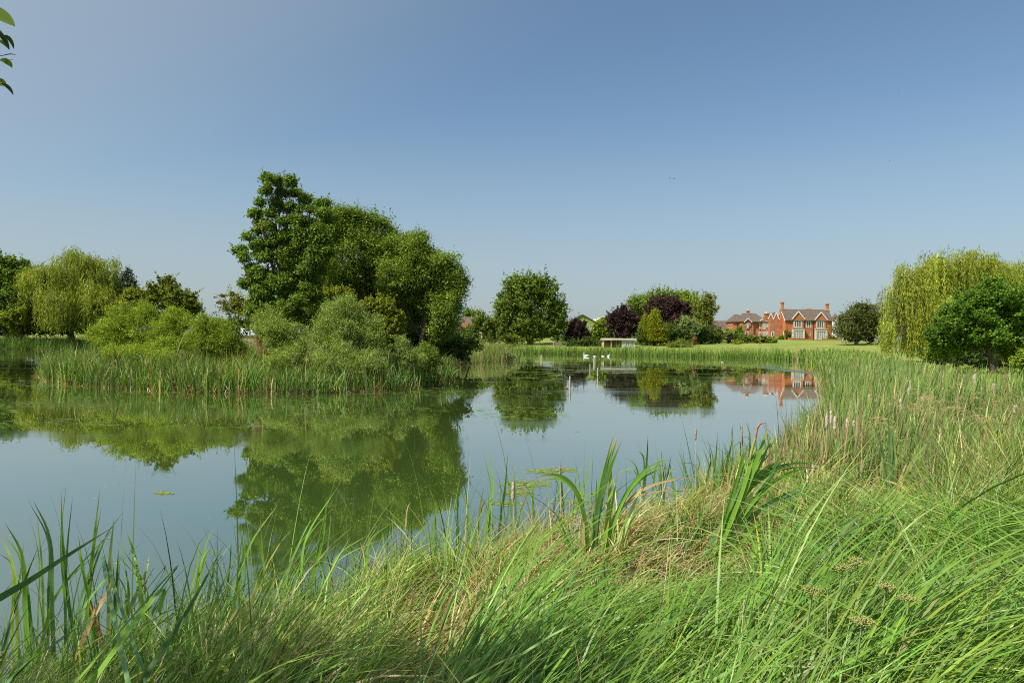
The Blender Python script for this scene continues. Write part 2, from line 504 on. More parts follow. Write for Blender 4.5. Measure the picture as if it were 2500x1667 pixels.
class Acc:
    def __init__(s): s.V = []; s.F = []; s.C = []; s.n = 0
    def add(s, V, Fa, C):
        s.V.append(V); s.F.append(Fa + s.n); s.C.append(C); s.n += len(V)
    def build(s, name, mat, parent=None):
        return mesh_obj(name, np.concatenate(s.V), np.concatenate(s.F), mat, parent, np.concatenate(s.C))

def wedge(n, y0, y1, u0=-0.86, u1=0.86):
    Y = np.exp(rng.uniform(math.log(y0), math.log(y1), n))
    U = rng.uniform(u0, u1, n)
    return np.stack([U * Y, Y], 1)

def lift(P2, dz=0.0):
    return np.column_stack([P2, height(P2) + dz])

def low(P):
    f = np.ones(len(P)); u_ = P[:, 0] / P[:, 1]
    for (u0, D_, wu) in ((0.115, 5.0, 0.08), (0.27, 5.4, 0.10), (0.555, 7.2, 0.06)):
        k_ = (np.abs(u_ - u0) < wu) & (P[:, 1] > D_ - 2.4) & (P[:, 1] < D_ + 0.25)
        f = np.where(k_, np.where(P[:, 1] > D_ - 1.2, 0.42, 0.62), f)
    return f
def field(acc, P2, hmean, hvar, wid, mix, lean=(0.05, 0.25), bend=(0.1, 0.7), az=None, segs=4, tipmix=None, tips=('straw',), wscale=None, dz=-0.03, power=1.4):
    n = len(P2)
    if n == 0: return
    P = lift(P2, dz)
    L = hmean * np.exp(rng.normal(0, hvar, n)) if np.isscalar(hmean) else hmean * np.exp(rng.normal(0, hvar, n))
    L = L * low(P2)
    Y = P2[:, 1]
    W = wid * rng.uniform(0.6, 1.3, n) * np.maximum(1, Y * (wscale or 0.0))
    if az is None: a = rng.uniform(0, 2 * math.pi, n)
    else: a = az + rng.normal(0, 0.6, n)
    col = pick(n, mix) * (1 + 0.34 * vnoise(P2, 0.8, 21) + 0.28 * vnoise(P2, 2.6, 23))[:, None]
    tip = pick(n, {k: 1 for k in tips}) if tipmix else None
    acc.add(*blades(P, a, L, W, rng.uniform(*lean, n), rng.uniform(*bend, n), col, tip, segs, power=power, tipmix=tipmix or 0))

# --- the lush laid-over grass at the camera's feet
def lushline(P): return 3.25 + 0.52 * P[:, 0] + 0.25 * vnoise(P, 1.3, 2)
acc = Acc()
def tussocks(acc, n_t, y0, y1, u0, u1, cond, per, L0, spread, azf, mixes, wid, th=(0.1, 0.65), bend=(0.9, 1.6), fan=0.4, segs=8, power=0.8, tips=dict(yell=3, lush=2, straw=0.5), wmul=0.2, sq=None):
    T = wedge(n_t, y0, y1, u0, u1)
    T = T[cond(T)]
    m_ = rng.integers(int(per * 0.6), int(per * 1.5), len(T))
    idx = np.repeat(np.arange(len(T)), m_)
    n = len(idx)
    P = T[idx] + rng.normal(0, 1, (n, 2)) * spread * (0.7 + 0.12 * T[idx, 1:2])
    d_, _ = shore_d(P); ok = d_ > -0.1
    P = P[ok]; idx = idx[ok]; n = len(P)
    azt = azf(T) + rng.normal(0, 0.35, len(T))
    Lt = L0 * np.exp(rng.normal(0, 0.2, len(T)))
    ct = np.exp(rng.normal(0, 0.13, len(T)))
    wm = rng.integers(0, len(mixes), len(T))
    col = np.zeros((n, 3))
    for k_, mx_ in enumerate(mixes):
        sel = wm[idx] == k_
        col[sel] = pick(int(sel.sum()), mx_, 0.18)
    col *= ct[idx][:, None]
    W = rng.uniform(wid * 0.5, wid * 1.4, n) * np.maximum(1, P[:, 1] * wmul)
    acc.add(*blades(lift(P, -0.02), azt[idx] + rng.normal(0, fan, n), Lt[idx] * rng.uniform(0.55, 1.15, n) * low(P), W, rng.uniform(*th, n), rng.uniform(*bend, n), col, pick(n, tips), segs, power=power))
inlush = lambda T: (T[:, 1] < lushline(T)) & (T[:, 0] > -0.62 - 0.5 * (2.2 - T[:, 1])) & (shore_d(T)[0] > 0.8)
azlush = lambda T: 0.38 + 0.5 * vnoise(T, 0.8, 1) + np.clip((T[:, 0] / T[:, 1] - 0.52) * 6, 0, 1) * rng.normal(0, 1.6, len(T))
LM = [dict(lush=5, green=2, yell=0.8, pale=0.8), dict(lush=3, green=4, blue=1.5, pale=1), dict(lush=4, yell=2, pale=1.3)]
tussocks(acc, 720, 1.7, 8.0, -0.6, 1.0, lambda T: inlush(T) & (vnoise(T, 1.5, 50) > -0.5), 92, 0.90, 0.06, azlush, LM, 0.0098, th=(0.3, 0.85), bend=(0.85, 1.35), fan=0.24)
tussocks(acc, 190, 1.8, 8.0, 0.5, 1.0, inlush, 50, 0.55, 0.08, azlush, LM, 0.014, fan=1.2, th=(0.05, 0.8))
# sparse undergrowth between the tussocks, colour darkened to deepen the shade in the hollows
P = wedge(24000, 1.65, 9.0, -0.95, 1.05)
P = P[(P[:, 1] < lushline(P)) & (P[:, 0] > -0.62 - 0.5 * (2.2 - P[:, 1]))]
d, _ = shore_d(P); P = P[d > 0.8]
field(acc, P, 0.3, 0.3, 0.006, dict(green=1.5, deep=4, brown=1.2), (0.1, 0.9), (0.2, 1.2), segs=4, wscale=0.2)
# short upright understorey, broad blades on the right
q = wedge(6000, 1.8, 7.0, 0.45, 1.0); q = q[(q[:, 1] < lushline(q) + 0.4)]
field(acc, q, 0.38, 0.25, 0.012, dict(lush=4, green=2, yell=1, pale=1), (0.05, 0.5), (0.2, 1.2), segs=6)
q = wedge(220, 2.2, 6.5, -0.2, 0.95); q = q[(q[:, 1] < lushline(q) + 0.3) & (q[:, 0] > -0.5)]
field(acc, q, 0.8, 0.2, 0.009, dict(lush=3, pale=1.4, yell=1), (0.2, 0.8), (0.8, 1.4), segs=9, az=0.5)
T = wedge(420, 1.9, 7.0, -0.1, 1.0); T = T[inlush(T)]
m_ = 26; idx = np.repeat(np.arange(len(T)), m_); n = len(idx)
hh_ = rng.uniform(0.12, 0.36, len(T))[idx] * rng.uniform(0.5, 1.1, n)
C_ = lift(T[idx] + rng.normal(0, 0.05, (n, 2)), 0) + np.column_stack([np.zeros(n), np.zeros(n), hh_])
lf = rng.uniform(0.018, 0.045, n)
a_ = rng.normal(size=(n, 3)) * np.array([1, 1, 0.4]); n_ = rng.normal(size=(n, 3)) * 0.5 + np.array([0, -0.2, 1])
a_ /= np.linalg.norm(a_, axis=1, keepdims=True); s_ = np.cross(n_, a_); s_ /= np.linalg.norm(s_, axis=1, keepdims=True)
WV = np.stack([C_ - a_ * lf[:, None] * .5, C_ + s_ * lf[:, None] * .22, C_ + a_ * lf[:, None] * .5, C_ - s_ * lf[:, None] * .22], 1).reshape(-1, 3)
acc.add(WV, np.arange(n * 4).reshape(-1, 4), np.repeat(pick(n, dict(lush=3, green=2, yell=2)), 4, axis=0))
q = wedge(900, 1.9, 8.0, -0.5, 1.0); q = q[inlush(q)]
field(acc, q, 0.62, 0.3, 0.0045, dict(straw=3, tan=3, brown=2), (0.1, 0.9), (0.0, 0.5), segs=4, wscale=0.2)
o = acc.build('long_grass', M_blade)
tag(o, 'bright green long grass laid over in waves at the lower right', 'grass', kind='stuff')

# --- the drier sedge between the lush grass and the water
acc = Acc()
P = wedge(27000, 1.6, 13.0, -1.0, 0.75)
d, _ = shore_d(P)
k = (d > -0.12) & ((P[:, 1] >= lushline(P)) | (P[:, 0] < -0.62)) & (P[:, 1] < 12.5) & (rng.random(len(P)) < np.where(d < 0.5, 0.45, 1)) & (d < 9)
P = P[k]; d = d[k]
n = len(P)
dry = 0.5 + 0.5 * vnoise(P, 0.9, 8)
dry = np.clip(dry * 0.9 + 0.25 * np.exp(-((P[:, 0] - 0.6) / 2.2) ** 2), 0, 1) * np.where(P[:, 0] > 3, 0.75, 1)
isdry = rng.random(n) < np.clip(0.16 + 0.5 * np.exp(-((P[:, 0] - 0.4) / 2.0) ** 2) * (0.4 + dry), 0, 0.6)
col = pick(n, dict(yell=4, green=4, olive=1.5, lush=3, pale=0.6), 0.2)
cold = pick(n, dict(straw=2.6, tan=2, brown=1.3, olive=1), 0.25)
col = np.where(isdry[:, None], cold, col)
L = np.clip(0.74 + 0.2 * vnoise(P, 1.4, 9), 0.35, 1) * np.exp(rng.normal(0, 0.28, n)) * np.where(isdry, 0.8, 1.0) * np.clip(0.5 + P[:, 1] * 0.055, 0.6, 0.9) * low(P)
W = rng.uniform(0.004, 0.0105, n) * np.maximum(1, P[:, 1] * 0.17)
az = 0.3 + 1.0 * vnoise(P, 0.8, 11) + rng.normal(0, 0.9, n) + np.where(rng.random(n) < 0.25, rng.uniform(0, 6.28, n), 0)
th = rng.uniform(0.1, 0.8, n); bd = rng.uniform(0.6, 1.9, n)
acc.add(*blades(lift(P, -0.02), az, L, W, th, bd, col, pick(n, dict(straw=2, yell=3, tan=1)), 6, power=1.0, tipmix=0.6))
insedge = lambda T: ((T[:, 1] >= lushline(T)) | (T[:, 0] < -0.62)) & (shore_d(T)[0] > 0.0) & (shore_d(T)[0] < 9) & (T[:, 1] < 12)
SG = [dict(yell=4, lush=4, green=2), dict(green=4, lush=3, pale=0.5), dict(lush=3, yell=2, olive=1), dict(yell=3, green=3, straw=0.5)]
SM = [dict(yell=4, lush=3, green=2, straw=0.4), dict(green=3, lush=2, olive=1), dict(yell=3, olive=2, straw=1, tan=0.7), dict(straw=2, tan=2, olive=2, brown=1, yell=1.5), dict(straw=1.5, tan=2, brown=2, olive=2)]
azs = lambda T: 0.3 + 1.3 * vnoise(T, 0.7, 31)
kw_ = dict(th=(0.05, 0.6), bend=(0.7, 1.9), fan=0.7, segs=7, power=1.1, wmul=0.17)
tussocks(acc, 760, 1.7, 12.0, -1.0, 0.75, lambda T: insedge(T) & (T[:, 0] > -1.1), 50, 0.60, 0.05, azs, SM, 0.0085, tips=dict(straw=2, yell=3, tan=1), **kw_)
tussocks(acc, 760, 1.7, 9.0, -1.0, 0.1, lambda T: insedge(T) & (T[:, 0] <= -0.7), 42, 0.58, 0.05, azs, SG, 0.0095, tips=dict(yell=3, lush=3, straw=0.5), **kw_)
# broad leaves standing in the water's edge
q = wedge(9500, 3.0, 13, -0.85, 0.55); dq, _ = shore_d(q); q = q[(dq > -0.45) & (dq < 0.5) & (rng.random(len(q)) < 0.55)]
field(acc, q, 0.88, 0.28, 0.010, dict(green=3, deep=2, lush=2, blue=1, tan=0.5), (0.0, 0.3), (0.05, 0.9), segs=7, wscale=0.09, power=2.4, tipmix=0.4, tips=('tan', 'yell'))
# flattened dead thatch close to the ground
q = wedge(16000, 1.7, 11.0, -0.9, 0.7); dq, _ = shore_d(q); q = q[(dq > 0.0) & (q[:, 1] >= lushline(q) - 0.3) & (dq < 8)]
field(acc, q, 0.42, 0.3, 0.006, dict(straw=2, tan=2, brown=2, olive=1), (0.6, 1.3), (0.1, 0.6), segs=4, wscale=0.14)
o = acc.build('sedge', M_blade)
tag(o, 'tangled green and straw sedge along the near water edge', 'sedge', kind='stuff')

# --- cattail bed down the right bank
acc = Acc()
P = wedge(150000, 6.3, 128, 0.15, 0.9)
d, isl = shore_d(P)
wmax = np.clip(3.2 + 0.055 * P[:, 1], 0, 6.5) + 0.6 * vnoise(P, 0.3, 4)
k = (d > np.where(P[:, 1] < 70, 0.05, -0.3)) & (d < wmax) & (isl < -3) & (P[:, 0] > 2.4) & (P[:, 1] < 121)
k &= rng.random(len(P)) < np.clip((P[:, 1] - 5.5) / 6, 0.12, 1)
P = P[k]; d = d[k]; n = len(P)
far = np.clip((P[:, 1] - 30) / 35, 0, 1)
inland = np.clip(d / 6, 0, 1)
L = (1.0 + 0.17 * vnoise(P, 0.7, 2) + 0.12 * vnoise(P, 2.1, 14)) * np.exp(rng.normal(0, 0.17, n)) * (1 - 0.15 * inland) * np.clip((P[:, 1] - 3.2) / 9, 0.42, 1.06) * (1 + 0.1 * far) * low(P)
W = rng.uniform(0.014, 0.034, n) * np.maximum(1, P[:, 1] * 0.062)
col = pick(n, dict(blue=4.5, green=3.5, sage=1.2, lush=2.0, yell=1.2, pale=0.8), 0.22)
colf = pick(n, dict(green=4, lush=3, sage=2, yell=1.2), 0.2)
col = col * (1 - far[:, None]) + colf * far[:, None]
dry = rng.random(n) < (0.08 + 0.4 * np.clip(vnoise(P, 0.8, 41) - 0.25, 0, 1) + 0.18 * np.clip(inland - 0.2, 0, 1) + 0.15 * (d < 0.3)) * (1 - 0.5 * far)
col = np.where(dry[:, None], pick(n, dict(straw=2, tan=2, pink=1.5, brown=0.6)), col) * (1 + 0.22 * vnoise(P, 0.9, 17) + 0.15 * vnoise(P, 2.7, 18))[:, None]
acc.add(*blades(lift(P, -0.04), rng.normal(0.3, 1.3, n), L, W, rng.uniform(0.0, 0.28, n), rng.uniform(0.05, 0.7, n), col, pick(n, dict(straw=1, sage=2, tan=0.6)), 4, power=2.2, tipmix=0.16, twist=rng.normal(0, 0.4, n)))
q = wedge(16000, 9, 110, 0.15, 0.85); dq, iq = shore_d(q); q = q[(dq > -0.5) & (dq < 0.6) & (iq < -3) & (q[:, 0] > 3)]
field(acc, q, 0.7, 0.3, 0.012, dict(yell=3, tan=1.5, olive=2, straw=1.3), (0.1, 0.9), (0.2, 1.2), wscale=0.04)
yy = rng.uniform(7.5, 12, 260); q = np.stack([yy * rng.uniform(0.40, 0.52, 260), yy], 1)
field(acc, q, 0.95, 0.2, 0.011, dict(straw=3, tan=1, pink=1), (0.0, 0.16), (0.0, 0.3), segs=4)
o = acc.build('reed_bed', M_reed)
tag(o, 'tall grey green reeds with straw tops down the right bank', 'reeds', kind='stuff')

# --- meadow behind the reed bed
acc = Acc()
P = wedge(70000, 5.0, 70, 0.35, 1.0)
d, isl = shore_d(P)
k = (d > 3.0) & (P[:, 1] > lushline(P) - 0.2)
P = P[k]; n = len(P)
L = 0.46 * np.exp(rng.normal(0, 0.3, n)) * np.where(P[:, 1] < 9, 1.3, 0.65) * low(P)
W = rng.uniform(0.005, 0.011, n) * np.maximum(1, P[:, 1] * 0.07)
col = pick(n, dict(lush=3, green=3, yell=3, pale=1, blue=0.8, straw=1.1, pink=0.6), 0.2)
acc.add(*blades(lift(P, -0.02), rng.uniform(0, 6.28, n), L, W, rng.uniform(0.05, 0.5, n), rng.uniform(0.2, 1.1, n), col, pick(n, dict(straw=2, yell=2, pink=1)), 4))
q = np.stack([rng.uniform(-7, 16, 52000), rng.uniform(-4, 9, 52000)], 1)
dq, _ = shore_d(q); uq = np.abs(q[:, 0]) / np.maximum(q[:, 1], 0.01)
q = q[(dq > 0.3) & ((uq > 0.98) | (q[:, 1] < 0.9)) & (np.hypot(q[:, 0], q[:, 1]) > 1.0)]
field(acc, q, 0.42, 0.3, 0.010, dict(lush=4, green=3, yell=2, straw=0.5), (0.1, 0.7), (0.3, 1.2), segs=4)
o = acc.build('meadow_grass', M_blade)
tag(o, 'yellow green meadow grass behind the reeds at the right edge', 'grass', kind='stuff')

# --- far shore reeds
def reed_band(name, label, n, cond, P, hm, mix, dmin=-1.2, dmax=2.2, basemix=dict(yell=2, tan=2, straw=2, olive=2), wid=0.03, bendr=(0.05, 0.8), az=None, uneven=1.0):
    acc = Acc()
    d, isl = shore_d(P)
    k = (d > dmin) & (d < dmax) & cond(P, isl)
    q = P[k]
    hh = hm * (1 + uneven * (0.14 * vnoise(q, 0.45, 3) + 0.13 * vnoise(q, 1.3, 5)))
    hh = hh * np.where(rng.random(len(q)) < 0.12, 1.25, 1.0)
    field(acc, q, hh, 0.2, wid, mix, (0.0, 0.25), bendr, az=az, segs=4, tipmix=0.25, tips=('straw', 'yell'), power=2.2)
    k2 = (d > dmin - 0.25) & (d < dmin + 0.9) & cond(P, isl)
    q2 = P[k2][::2]
    if len(q2): field(acc, q2, hm * 0.38, 0.35, wid * 0.8, basemix, (0.05, 0.9), (0.1, 0.9), segs=3, power=1.5)
    o = acc.build(name, M_reed)
    return tag(o, label, 'reeds', kind='stuff')

n = 70000
P = np.stack([rng.uniform(-22, 54, n), rng.uniform(110, 152, n)], 1)
far_r = reed_band('reed_bed', 'bright green reed fringe along the far shore below the brick house', n, lambda P, i: (i < -3) & (P[:, 1] > 118), P, 1.6, dict(green=4, lush=4, yell=2, sage=0.6), -1.0, 1.8, wid=0.06)
n = 40000
P = np.stack([rng.uniform(-115, -52, n), rng.uniform(104, 128, n)], 1)
reed_band('reed_bed', 'dark green reeds in front of the weeping willow at the far left', n, lambda P, i: i < -3, P, 1.6, dict(green=3, deep=2, blue=2, yell=0.7), -1.0, 4, wid=0.06)
n = 50000
P = np.stack([rng.uniform(-34, 3, n), rng.uniform(60, 106, n)], 1)
reed_band('reed_bed', 'green and straw reeds on the spit right of the wooded island', n, lambda P, i: (i < -3), P, 1.7, dict(green=3, sage=3, olive=2, straw=1.2, tan=0.6), -0.8, 3.2, wid=0.035)
# --- island reeds
n = 60000
P = np.stack([rng.uniform(-34, -3, n), rng.uniform(29.5, 59, n)], 1)
P = P[(P[:, 1] < 47)]
reed_band('reed_bed', 'tall cattail reeds fringing the front of the wooded island', n, lambda P, i: i > -3, P, 1.08, dict(green=4, blue=2.5, sage=1.2, lush=2.4, straw=0.8, tan=0.3), -0.35, 2.1, wid=0.042, bendr=(0.05, 1.3), az=None, uneven=2.0,
          basemix=dict(tan=3, straw=2, brown=2, pink=1, olive=1))
# tall herbs on the island's open middle
acc = Acc()
P = np.stack([rng.uniform(-29, -5, 26000), rng.uniform(33, 52, 26000)], 1)
d, isl = shore_d(P); P = P[(isl > 2.2)]
field(acc, P, 1.0, 0.3, 0.03, dict(olive=3, sage=3, yell=2, green=3, pale=1, straw=0.8), (0.0, 0.4), (0.1, 0.8), segs=3)
o = acc.build('tall_herbs', M_reed)
tag(o, 'rough tall herbs covering the middle of the island', 'undergrowth', kind='stuff')

# ------------------------------------------------------------------ trees
def unit(v): return v / (np.linalg.norm(v, axis=-1, keepdims=True) + 1e-9)

def leaf_quads(C, axis, nrm, L, W, col):
    axis = unit(axis)
    S = unit(np.cross(nrm, axis))
    L = L[:, None]; W = W[:, None]
    V = np.stack([C - axis * L * 0.5, C + S * W * 0.5 - axis * L * 0.05, C + axis * L * 0.5, C - S * W * 0.5 - axis * L * 0.05], 1).reshape(-1, 3)
    Fa = np.arange(len(C) * 4).reshape(-1, 4)
    return V, Fa, np.repeat(col, 4, axis=0)

def tube(path, radii, sides=7):
    path = np.asarray(path, float); n = len(path)
    V = []
    for i in range(n):
        tdir = path[min(i + 1, n - 1)] - path[max(i - 1, 0)]
        tdir = tdir / (np.linalg.norm(tdir) + 1e-9)
        ref = np.array([1, 0, 0]) if abs(tdir[0]) < 0.8 else np.array([0, 1, 0])
        s = np.cross(tdir, ref); s /= np.linalg.norm(s); b = np.cross(tdir, s)
        for k in range(sides):
            a = 2 * math.pi * k / sides
            V.append(path[i] + (s * math.cos(a) + b * math.sin(a)) * radii[i])
    Fa = [[i * sides + k, i * sides + (k + 1) % sides, (i + 1) * sides + (k + 1) % sides, (i + 1) * sides + k] for i in range(n - 1) for k in range(sides)]
    return np.array(V), np.array(Fa)

def tubes_mesh(name, items, mat, parent):
    VV, FF, n = [], [], 0
    for path, rad_, s in items:
        V, Fa = tube(path, rad_, s)
        VV.append(V); FF.append(Fa + n); n += len(V)
    return mesh_obj(name, np.concatenate(VV), np.concatenate(FF), mat, parent, smooth=True)

def crown_points(lobes, n, rg, k_sub=9, sub=(0.28, 0.5), fill=0.12):
    """clump centres spread over billows that sit on each lobe; returns centre, outward direction, lobe size"""
    subs = []
    for (c, r) in lobes:
        k = max(4, int(k_sub))
        v = unit(rg.normal(size=(k, 3)) + np.array([0, 0, 0.15]))
        rad_ = rg.uniform(0.5, 0.86, (k, 1))
        cc = c + v * r * rad_
        sr = (rg.uniform(*sub, (k, 1)) * r.mean()) * np.array([1, 1, 0.8])
        subs += [(cc[i], sr[i]) for i in range(k)]
        subs.append((c, r * 0.6))
    wts = np.array([s[1][0] * s[1][2] for s in subs]); wts /= wts.sum()
    idx = rg.choice(len(subs), n, p=wts)
    SCc = np.array([s[0] for s in subs]); SRr = np.array([s[1] for s in subs])
    v = unit(rg.normal(size=(n, 3)) + np.array([0, 0, 0.25]))
    q = rg.random((n, 1))
    rr = np.where(q < fill, rg.random((n, 1)) ** 0.5, rg.uniform(0.82, 1.06, (n, 1)))
    C = SCc[idx] + v * SRr[idx] * rr
    return C, v, SRr[idx][:, 0]

def limbs(base, top, tr, lobes, rg, lean=0.0, nsub=3):
    items = []
    H_ = top - base
    trunk = [base + np.array([0, 0, -0.25])] + [base + H_ * f + np.array([rg.normal(0, 0.03), rg.normal(0, 0.03), 0]) * np.linalg.norm(H_) * (f > 0.1) for f in (0.05, 0.25, 0.5, 0.75, 1.0)]
    items.append((trunk, [tr * 1.35, tr * 1.1, tr * 0.9, tr * 0.75, tr * 0.55, tr * 0.22], 8))
    for (c, r) in lobes:
        f = rg.uniform(0.3, 0.75)
        st = base + H_ * f
        mid = st * 0.45 + c * 0.55 + np.array([rg.normal(0, 0.1), rg.normal(0, 0.1), 0.05]) * r
        items.append(([st, st * 0.7 + mid * 0.3, mid, c], [tr * 0.42, tr * 0.33, tr * 0.22, tr * 0.07], 6))
        for _ in range(nsub):
            v = unit(rg.normal(size=3) + np.array([0, 0, 0.3]))
            e = c + v * r * 0.85
            items.append(([mid, (mid + e) / 2 + rg.normal(0, 0.06, 3) * r, e], [tr * 0.16, tr * 0.09, tr * 0.02], 4))
    return items

def tree(name, label, cat, D, base_px, lobes_px, mix, n=2500, m=16, leaf=0.12, asp=0.5, clump=None, tr=0.2, group=None, seed=1, mat=None, droop=0.0,
         k_sub=9, trunk_top=None, bark=None, fill=0.10, var=0.18, sub=(0.26, 0.5), depth=1.0, cvar=0.18, trunk=True, upright=0.0, bridge=True, shoots=None, shlen=None, bumps=None):
    """lobes_px: (px, py, half width px, half height px, depth offset m)"""
    rg = np.random.default_rng(seed)
    if shoots is None: shoots = n // 6
    if shlen is None: shlen = 3.6 * leaf + 0.2 * max(l[2] for l in lobes_px) / F * D
    bx = (base_px - 1250) / F * D
    bz = H(bx, D)
    e = empty(name, (bx, D, bz), label, cat, group)
    lobes = []
    for (px, py, rw, rh, dy) in lobes_px:
        Y = D + dy
        c = at(px, py, Y)
        lobes.append((c, np.array([rw / F * Y, (rw + rh) * 0.5 / F * Y * depth, rh / F * Y])))
    extra = []
    for b_ in range(bumps if bumps is not None else len(lobes) + 3):
        c_, r_ = lobes[rg.integers(0, len(lobes))]
        a_ = rg.uniform(-0.3, math.pi + 0.3); q_ = rg.uniform(-0.6, 0.9)
        if bridge or bumps: extra.append((c_ + r_ * np.array([math.cos(a_) * 0.85, -q_, math.sin(a_) * 0.85]) * rg.uniform(0.8, 1.08), r_ * rg.uniform(0.22, 0.38)))
    for i_, (c_, r_) in enumerate(lobes):
        ds = sorted((np.linalg.norm((lobes[j_][0] - c_)[[0, 2]]), j_) for j_ in range(len(lobes)) if j_ != i_)[:2]
        for dd_, j_ in ds:
            if bridge:
                extra.append(((c_ + lobes[j_][0]) / 2 + rg.normal(0, 0.08, 3) * r_, (r_ + lobes[j_][1]) / 2 * 0.78))
    C, v, sr = crown_points(lobes + extra, n, rg, k_sub, sub, fill)
    keep = C[:, 2] > bz + 0.1
    C = C[keep]; v = v[keep]; sr = sr[keep]; n = len(C)
    cr_ = (clump if clump else sr * 0.28)
    CC = np.repeat(C, m, 0); VV = np.repeat(v, m, 0)
    off = rg.normal(0, 1, (n * m, 3)) * np.array([1, 1, 0.75])
    CC = CC + off * (np.repeat(cr_, m)[:, None] if not np.isscalar(cr_) else cr_) * 0.6
    colc = np.repeat(np.exp(rg.normal(0, cvar, n)), m)[:, None]
    col = pick(n * m, mix, var, rg) * colc
    if shoots:
        k_ = rg.choice(n, shoots)
        ns_ = 14
        tt_ = np.tile(np.linspace(0, 1, ns_), shoots)[:, None]
        dr_ = unit(v[k_] * np.array([1, 1, 0.6]) + np.array([0, 0, 0.75]) + rg.normal(0, 0.3, (shoots, 3)))
        ln_ = rg.uniform(0.4, 1.0, (shoots, 1)) * shlen
        SP = np.repeat(C[k_], ns_, 0) + np.repeat(dr_ * ln_, ns_, 0) * tt_ + np.array([0, 0, -0.25]) * (tt_ ** 2) * np.repeat(ln_, ns_, 0) * droop * 2
        SP = SP + rg.normal(0, leaf * 0.35, SP.shape)
        CC = np.concatenate([CC, SP]); VV = np.concatenate([VV, np.repeat(dr_, ns_, 0)])
        col = np.concatenate([col, pick(len(SP), mix, var, rg) * np.repeat(np.exp(rg.normal(0, cvar, shoots)), ns_)[:, None]])
    ax = rg.normal(size=(len(CC), 3)) + VV * 0.6 + np.array([0, 0, -droop * 2.5 + upright * 2.5])
    nr = rg.normal(size=(len(CC), 3)) * 0.75 + VV * 0.7 + np.array([0, 0, 0.7])
    Ls = leaf * rg.uniform(0.5, 1.45, len(CC))
    mesh_obj('crown', *leaf_quads(CC, ax, nr, Ls, Ls * asp, col)[:2], mat or M_leaf, e, np.repeat(col, 4, axis=0))
    if trunk:
        ztop = max(l[0][2] for l in lobes)
        tp = trunk_top if trunk_top is not None else np.array([np.mean([l[0][0] for l in lobes]), D + 0.6, ztop * 0.72 + bz * 0.28])
        tubes_mesh('trunk', limbs(np.array([bx, D, bz]), np.array(tp, float), tr, lobes, rg), bark or M_bark, e)
    return e

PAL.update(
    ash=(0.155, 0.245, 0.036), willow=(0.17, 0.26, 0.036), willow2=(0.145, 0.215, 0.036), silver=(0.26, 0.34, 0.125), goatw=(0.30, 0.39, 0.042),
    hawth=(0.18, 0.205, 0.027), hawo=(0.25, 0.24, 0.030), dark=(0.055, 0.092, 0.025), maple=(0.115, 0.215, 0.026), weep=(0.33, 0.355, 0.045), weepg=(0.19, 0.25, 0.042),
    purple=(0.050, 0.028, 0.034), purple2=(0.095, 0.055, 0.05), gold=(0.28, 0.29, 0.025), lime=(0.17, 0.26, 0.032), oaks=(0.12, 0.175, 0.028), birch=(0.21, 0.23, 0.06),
    holm=(0.13, 0.145, 0.048), conif=(0.022, 0.042, 0.018), deadp=(0.34, 0.22, 0.15))

